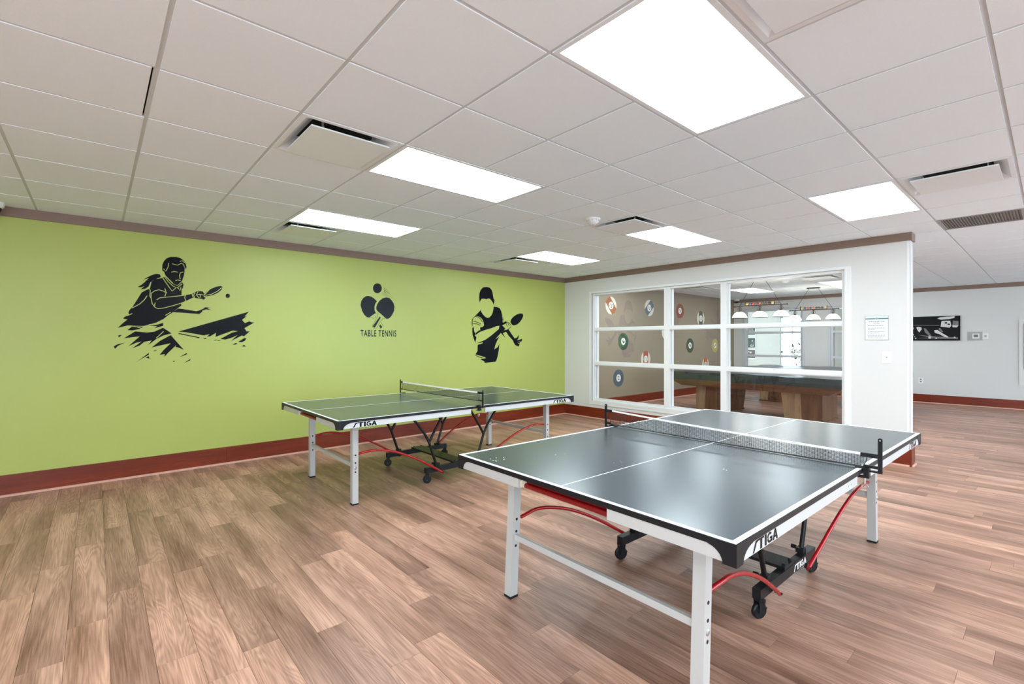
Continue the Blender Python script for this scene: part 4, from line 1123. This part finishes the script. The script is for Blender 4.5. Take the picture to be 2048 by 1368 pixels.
blob([(0.61, 0.52), (0.64, 0.50), (0.69, 0.36), (0.66, 0.34), (0.61, 0.44)], 'photo_grey', 0.0006)
blob([(0.15, 0.10), (0.96, 0.06), (0.96, 0.13), (0.55, 0.16), (0.20, 0.24), (0.45, 0.12)], 'photo_grey', 0.0004)
for (x, z, r) in ((0.56, 0.09, 0.016), (0.90, 0.13, 0.016), (0.03, 0.25, 0.018), (0.11, 0.24, 0.014), (0.14, 0.16, 0.010), (0.06, 0.20, 0.010), (0.16, 0.09, 0.016)):
    blob([(x+r*math.cos(k*math.pi/5), z+r*1.6*math.sin(k*math.pi/5)) for k in range(10)], 'photo_light', 0.0012, 'print_ball')
o = thing('thermostat', 'thermostat under a clear guard on the far wall, right of the photo print', 'thermostat', (XF, -0.935, 1.40))
MB().box(-0.010, 0, -0.075, 0.155, 0, 0.185).build('guard_back', M['clear'], o)
MB().box(-0.030, -0.010, -0.030, 0.075, 0.040, 0.145).build('body', M['smoke'], o)
MB().box(-0.032, -0.030, -0.012, 0.055, 0.070, 0.125).build('display', M['photo_grey'], o)
MB().box(-0.020, 0, -0.165, -0.080, 0.035, 0.150).build('sensor', M['smoke'], o)
MB().box(-0.024, -0.020, -0.140, -0.105, 0.070, 0.115).build('sensor_face', M['clear'], o)
o = thing('power_outlet', 'white wall outlet low on the far wall below the photo print', 'outlet', (XF, -0.015, 0.43))
MB().box(-0.006, 0, -0.045, 0.045, 0, 0.130).build('plate', M['smoke'], o)
for z in (0.030, 0.078):
    MB().box(-0.008, -0.006, -0.016, 0.016, z, z+0.026).build('socket', M['photo_grey'], o)
o = thing('wall_board', 'white framed board on the far wall cut off by the right edge', 'board', (XF, -2.0, 0.5))
MB().box(-0.02, 0, -0.52, 0.46, 0, 1.32).build('backboard', M['white_wall'], o)
MB().box(-0.03, -0.02, -0.48, 0.395, 0.33, 1.24).build('dark_sheet', M['photo_grey'], o)

# ------------------------------------------------------------------ pool tables under vinyl covers
def pool_table(label, x, y, cover, wrinkle_seed):
    t = thing('pool_table', label, 'pool table', (x, y, 0), 0, 'covered pool tables')
    hx, hy = 0.78, 1.475
    # draped cover: gently wrinkled top and hanging skirt
    random.seed(wrinkle_seed)
    c = MB(); nx, ny = 16, 30
    ph = [random.uniform(0, 6.28) for _ in range(6)]
    def top(u, v):
        e = max(abs(u), abs(v))
        return 0.792 + 0.006*math.sin(5*u+7*v+ph[0]) + 0.006*math.sin(11*u-3*v+ph[1]) + 0.005*math.sin(17*v+ph[2]) - 0.010*max(0, e-0.9)/0.1
    vs = []; fs = []
    for i in range(nx+1):
        for j in range(ny+1):
            u, v = -1+2*i/nx, -1+2*j/ny
            vs.append((u*hx, v*hy, top(u, v)))
    for i in range(nx):
        for j in range(ny):
            a = i*(ny+1)+j; fs.append((a, a+ny+1, a+ny+2, a+1))
    loop = [i*(ny+1) for i in range(nx+1)] + [nx*(ny+1)+j for j in range(1, ny+1)] + [i*(ny+1)+ny for i in range(nx-1, -1, -1)] + [j for j in range(ny-1, 0, -1)]
    base = len(vs); nl = len(loop)
    for lev, z in ((1, 0.71), (2, 0.635)):
        for k, idx in enumerate(loop):
            p = vs[idx]; f = 1.0 + 0.006*math.sin(k*0.9+ph[3]) + 0.004*math.sin(k*2.1+ph[4])
            vs.append((p[0]*f + (0.004 if p[0] > 0 else -0.004)*lev, p[1]*(1+(f-1)*0.5), z + 0.006*math.sin(k*0.5+ph[5])))
    for k in range(nl):
        k2 = (k+1) % nl
        fs.append((loop[k], loop[k2], base+k2, base+k)); fs.append((base+k, base+k2, base+nl+k2, base+nl+k))
    c.add(vs, fs)
    c.build('cover', M[cover], t, smooth=True)
    MB().box(-hx+0.015, hx-0.015, -hy+0.015, hy-0.015, 0.60, 0.775).build('rail_frame', M['walnut_y'], t)
    a = MB(); b0, b1 = 0.10, 0.20
    p0 = [(-hx+0.03, -hy+0.03, 0.60), (hx-0.03, -hy+0.03, 0.60), (hx-0.03, hy-0.03, 0.60), (-hx+0.03, hy-0.03, 0.60)]
    p1 = [(-hx+b0, -hy+b1, 0.505), (hx-b0, -hy+b1, 0.505), (hx-b0, hy-b1, 0.505), (-hx+b0, hy-b1, 0.505)]
    a.add(p1+p0, [(3,2,1,0),(4,5,6,7),(0,1,5,4),(1,2,6,5),(2,3,7,6),(3,0,4,7)])
    a.build('apron', M['walnut_y'], t)
    for q in (-1, 1):
        leg = MB()
        # pedestal block, splayed on its inner side
        y0, y1 = q*1.105, q*0.53
        yt1 = q*0.47
        leg.prism([(y0, 0.0), (y1, 0.0), (yt1, 0.51), (y0, 0.51)], -0.42, 0.42, 'YZ')
        lo = leg.build('pedestal', M['walnut'], t)
        st = MB(); s0, s1 = ((q*0.53, q*0.80) if q < 0 else (q*0.86, q*1.105))
        if q < 0: pts = [(-0.53, 0.02), (-0.80, 0.02), (-0.78, 0.50), (-0.47, 0.50)]
        else: pts = [(1.105, 0.02), (0.93, 0.02), (0.90, 0.50), (1.105, 0.50)]
        st.prism(pts, -0.427, -0.42, 'YZ'); st.build('pedestal_facing', M['oak'], lo)
        MB().box(-0.44, 0.44, min(y0, y1)-0.012, max(y0, y1)+0.012, 0, 0.03).build('plinth', M['walnut'], lo)
    return t
pool_table('pool table with charcoal cover directly behind the partition glass', 7.95+0.78, 1.655, 'cover', 2)
pool_table('second pool table with grey cover, farther back in the billiard room', 10.5+0.78, 1.42, 'cover2', 9)

# ------------------------------------------------------------------ pool table lamps
def pool_lamp(label, x, y, zb):
    t = thing('pool_table_lamp', label, 'pendant lamp', (x, y, 0), 0, 'three-shade pool table lamps')
    bar = MB(); bar.tube([(0, -0.47, zb), (0, 0.47, zb)], 0.011, 10)
    for q in (-1, 1): bar.lathe([(0.0, -0.018), (0.018, -0.008), (0.018, 0.008), (0, 0.018)], c=(0, q*0.478, zb), n=12, axis='Y')
    bar.build('bar', M['bronze'], t, smooth=True)
    # rack of miniature balls on the bar
    rk = MB(); rk.box(-0.008, 0.008, -0.26, 0.26, zb+0.012, zb+0.018)
    for q in (-1, 1):
        rk.box(-0.006, 0.006, q*0.262-0.006, q*0.262+0.006, zb, zb+0.088)
        rk.tube([(0, q*0.26, zb+0.05), (0, q*0.36, zb+0.045)], 0.005, 6)
    rk.build('ball_rack', M['bronze'], t)
    cols = ['yellow', 'blue', 'scarlet', 'purple', 'orange2', 'greenball', 'maroon', 'black', 'yellow']
    for k, cc in enumerate(cols):
        r = 0.027
        MB().lathe([(r*math.sin(a), -r*math.cos(a)) for a in [math.pi*i/8 for i in range(9)]], c=(0, 0.232-k*0.058, zb+0.018+r), n=14).build('rack_ball', M[cc], t, smooth=True)
    for q in (-1, 0, 1):
        yy = q*0.375
        a = MB(); a.tube([(0, yy, zb), (0, yy, zb-0.085)], 0.012, 8)
        ring = [(0, yy+0.036*math.cos(2*math.pi*k/18), zb-0.055+0.036*math.sin(2*math.pi*k/18)) for k in range(19)]
        a.tube(ring, 0.004, 6, caps=False)
        a.lathe([(0.014, -0.075), (0.022, -0.09), (0.034, -0.108), (0.034, -0.118)], c=(0, yy, zb), n=14)
        a.build('shade_holder', M['bronze'], t, smooth=True)
        s_ = MB(); zs = zb-0.225
        s_.lathe([(0.030, 0.118), (0.060, 0.108), (0.095, 0.082), (0.120, 0.045), (0.136, 0.006), (0.140, 0.0), (0.134, 0.0), (0.116, 0.040), (0.090, 0.076), (0.056, 0.100), (0.0, 0.108)], c=(0, yy, zs), n=24)
        sh = s_.build('shade', M['shade'], t, smooth=True)
        MB().lathe([(0.141, -0.003), (0.143, 0.003), (0.138, 0.006), (0.136, -0.002)], c=(0, yy, zs), n=24).build('shade_rim', M['bronze'], sh, smooth=True)
    for q in (-1, 1):
        ch = MB()
        A_ = Vector((0, q*0.375, zb+0.01)); B_ = Vector((0, q*0.09, ZC-0.02)); n = 26
        for k in range(n):
            p, r2 = A_.lerp(B_, k/n), A_.lerp(B_, (k+0.86)/n)
            off = Vector((0.006, 0, 0)) if k % 2 else Vector((0, 0.005, 0.003))
            ch.tube([p-off*0.2, (p+r2)/2+off, r2], 0.0032, 5); ch.tube([p, (p+r2)/2-off, r2], 0.0032, 5)
        ch.build('chain', M['bronze'], t)
    MB().box(-0.055, 0.055, -0.12, 0.12, ZC-0.022, ZC-0.0005).build('canopy', M['bronze'], t)
    return t
pool_lamp('three-shade lamp hanging over the pool table behind the partition', 8.73, 1.705, 2.065)
pool_lamp('three-shade lamp hanging over the farther pool table', 11.28, 1.548, 2.088)

# ------------------------------------------------------------------ lobby seen through the far openings
def picture(y0, y1, z0, z1, label, seed):
    o = thing('framed_picture', label, 'picture', (XR2, (y0+y1)/2, z0), 0, 'pictures on the lobby wall')
    hw, h = (y1-y0)/2, z1-z0
    fr = MB()
    for (a, b, c, d) in ((-hw, -hw+0.02, 0, h), (hw-0.02, hw, 0, h), (-hw+0.02, hw-0.02, 0, 0.02), (-hw+0.02, hw-0.02, h-0.02, h)): fr.box(-0.025, 0, a, b, c, d)
    fr.build('frame', M['white_frame'], o)
    random.seed(seed)
    MB().box(-0.012, 0, -hw+0.02, hw-0.02, 0.02, h-0.02).build('print', M[('photo_grey', 'darkgreen', 'maroon')[seed % 3]], o)
    for k in range(7):
        a, b = random.uniform(-hw*0.7, hw*0.7), random.uniform(0.06, h-0.06)
        r = random.uniform(0.02, 0.05)
        MB().prism([(a+r*random.uniform(0.5, 1.2)*math.cos(i*1.05), min(h-0.022, max(0.022, b+r*random.uniform(0.5, 1.2)*math.sin(i*1.05)))) for i in range(6)], -0.012, -0.013, 'YZ').build('print_shape', M[('photo_light', 'greenball', 'ivory', 'photo_grey')[k % 4]], o)
picture(4.84, 5.14, 1.58, 1.98, 'topmost small picture on the lobby wall past the pool tables', 3)
picture(4.84, 5.14, 1.14, 1.52, 'middle small picture on the lobby wall past the pool tables', 4)
picture(4.84, 5.14, 0.78, 1.10, 'lowest small picture on the lobby wall past the pool tables', 5)
b = bpy.data.objects.new('door_1', None); COL.objects.link(b); struct(b)
for (y0, y1, z0, z1) in ((DO[0], DO[0]+0.06, 0, 2.25), (DO[1]-0.06, DO[1], 0, 2.25), (DO[0], DO[1], 2.17, 2.25), (DO[0], DO[1], 0, 0.16), ((DO[0]+DO[1])/2-0.02, (DO[0]+DO[1])/2+0.02, 0.16, 2.17), (DO[0], DO[1], 1.0, 1.05)):
    MB().box(XR2+0.02, XR2+0.07, y0, y1, z0, z1).build('door_frame', M['white_frame'], b)
MB().box(XR2+0.040, XR2+0.046, DO[0]+0.06, DO[1]-0.06, 0.16, 2.17).build('pane', M['glass'], b)
baseboard('baseboard_lobby', 'Y', XR2, -1, YB, DO[0]); baseboard('baseboard_lobby_end', 'Y', XR2, -1, DO[1], 6.2)
o = thing('potted_plant', 'leafy potted plant by the bright lobby doorway', 'plant', (XR2-0.55, 3.36, 0))
MB().lathe([(0.0, 0.0), (0.12, 0.0), (0.16, 0.30), (0.15, 0.30), (0.13, 0.27), (0, 0.27)], n=20).build('pot', M['pot'], o, smooth=True)
st = MB(); random.seed(11)
tips = []
for k in range(7):
    a = random.uniform(0, 6.28); l = random.uniform(0.75, 1.25); r = random.uniform(0.08, 0.22)
    pts = [(0.02*math.cos(a), 0.02*math.sin(a), 0.26), (r*0.4*math.cos(a), r*0.4*math.sin(a), 0.26+l*0.5), (r*math.cos(a), r*math.sin(a), 0.26+l)]
    st.tube(pts, 0.006, 5); tips.append(pts)
st.build('stems', M['bark'], o)
lf_me = MB(); lf_me.add([(0,0,0),(0.03,0.018,0.006),(0.075,0.014,0.004),(0.11,0,-0.012),(0.075,-0.014,0.004),(0.03,-0.018,0.006),(0.05,0,0.0)],
                        [(0,1,6),(1,2,6),(2,3,6),(3,4,6),(4,5,6),(5,0,6)])
lf_me = lf_me.mesh('leaf'); lf_me.materials.append(M['leaf'])
for k in range(90):
    p = random.choice(tips); f = random.uniform(0.35, 1.0)
    A_ = Vector(p[1]).lerp(Vector(p[2]), (f-0.35)/0.65) if f > 0.35 else Vector(p[1])
    q = bpy.data.objects.new('leaf', lf_me); COL.objects.link(q); q.parent = o
    q.location = A_; q.rotation_euler = (random.uniform(-0.6, 0.6), random.uniform(-0.9, 0.5), random.uniform(0, 6.28)); s_ = random.uniform(0.7, 1.2); q.scale = (s_, s_, s_)

bpy.context.view_layer.update()
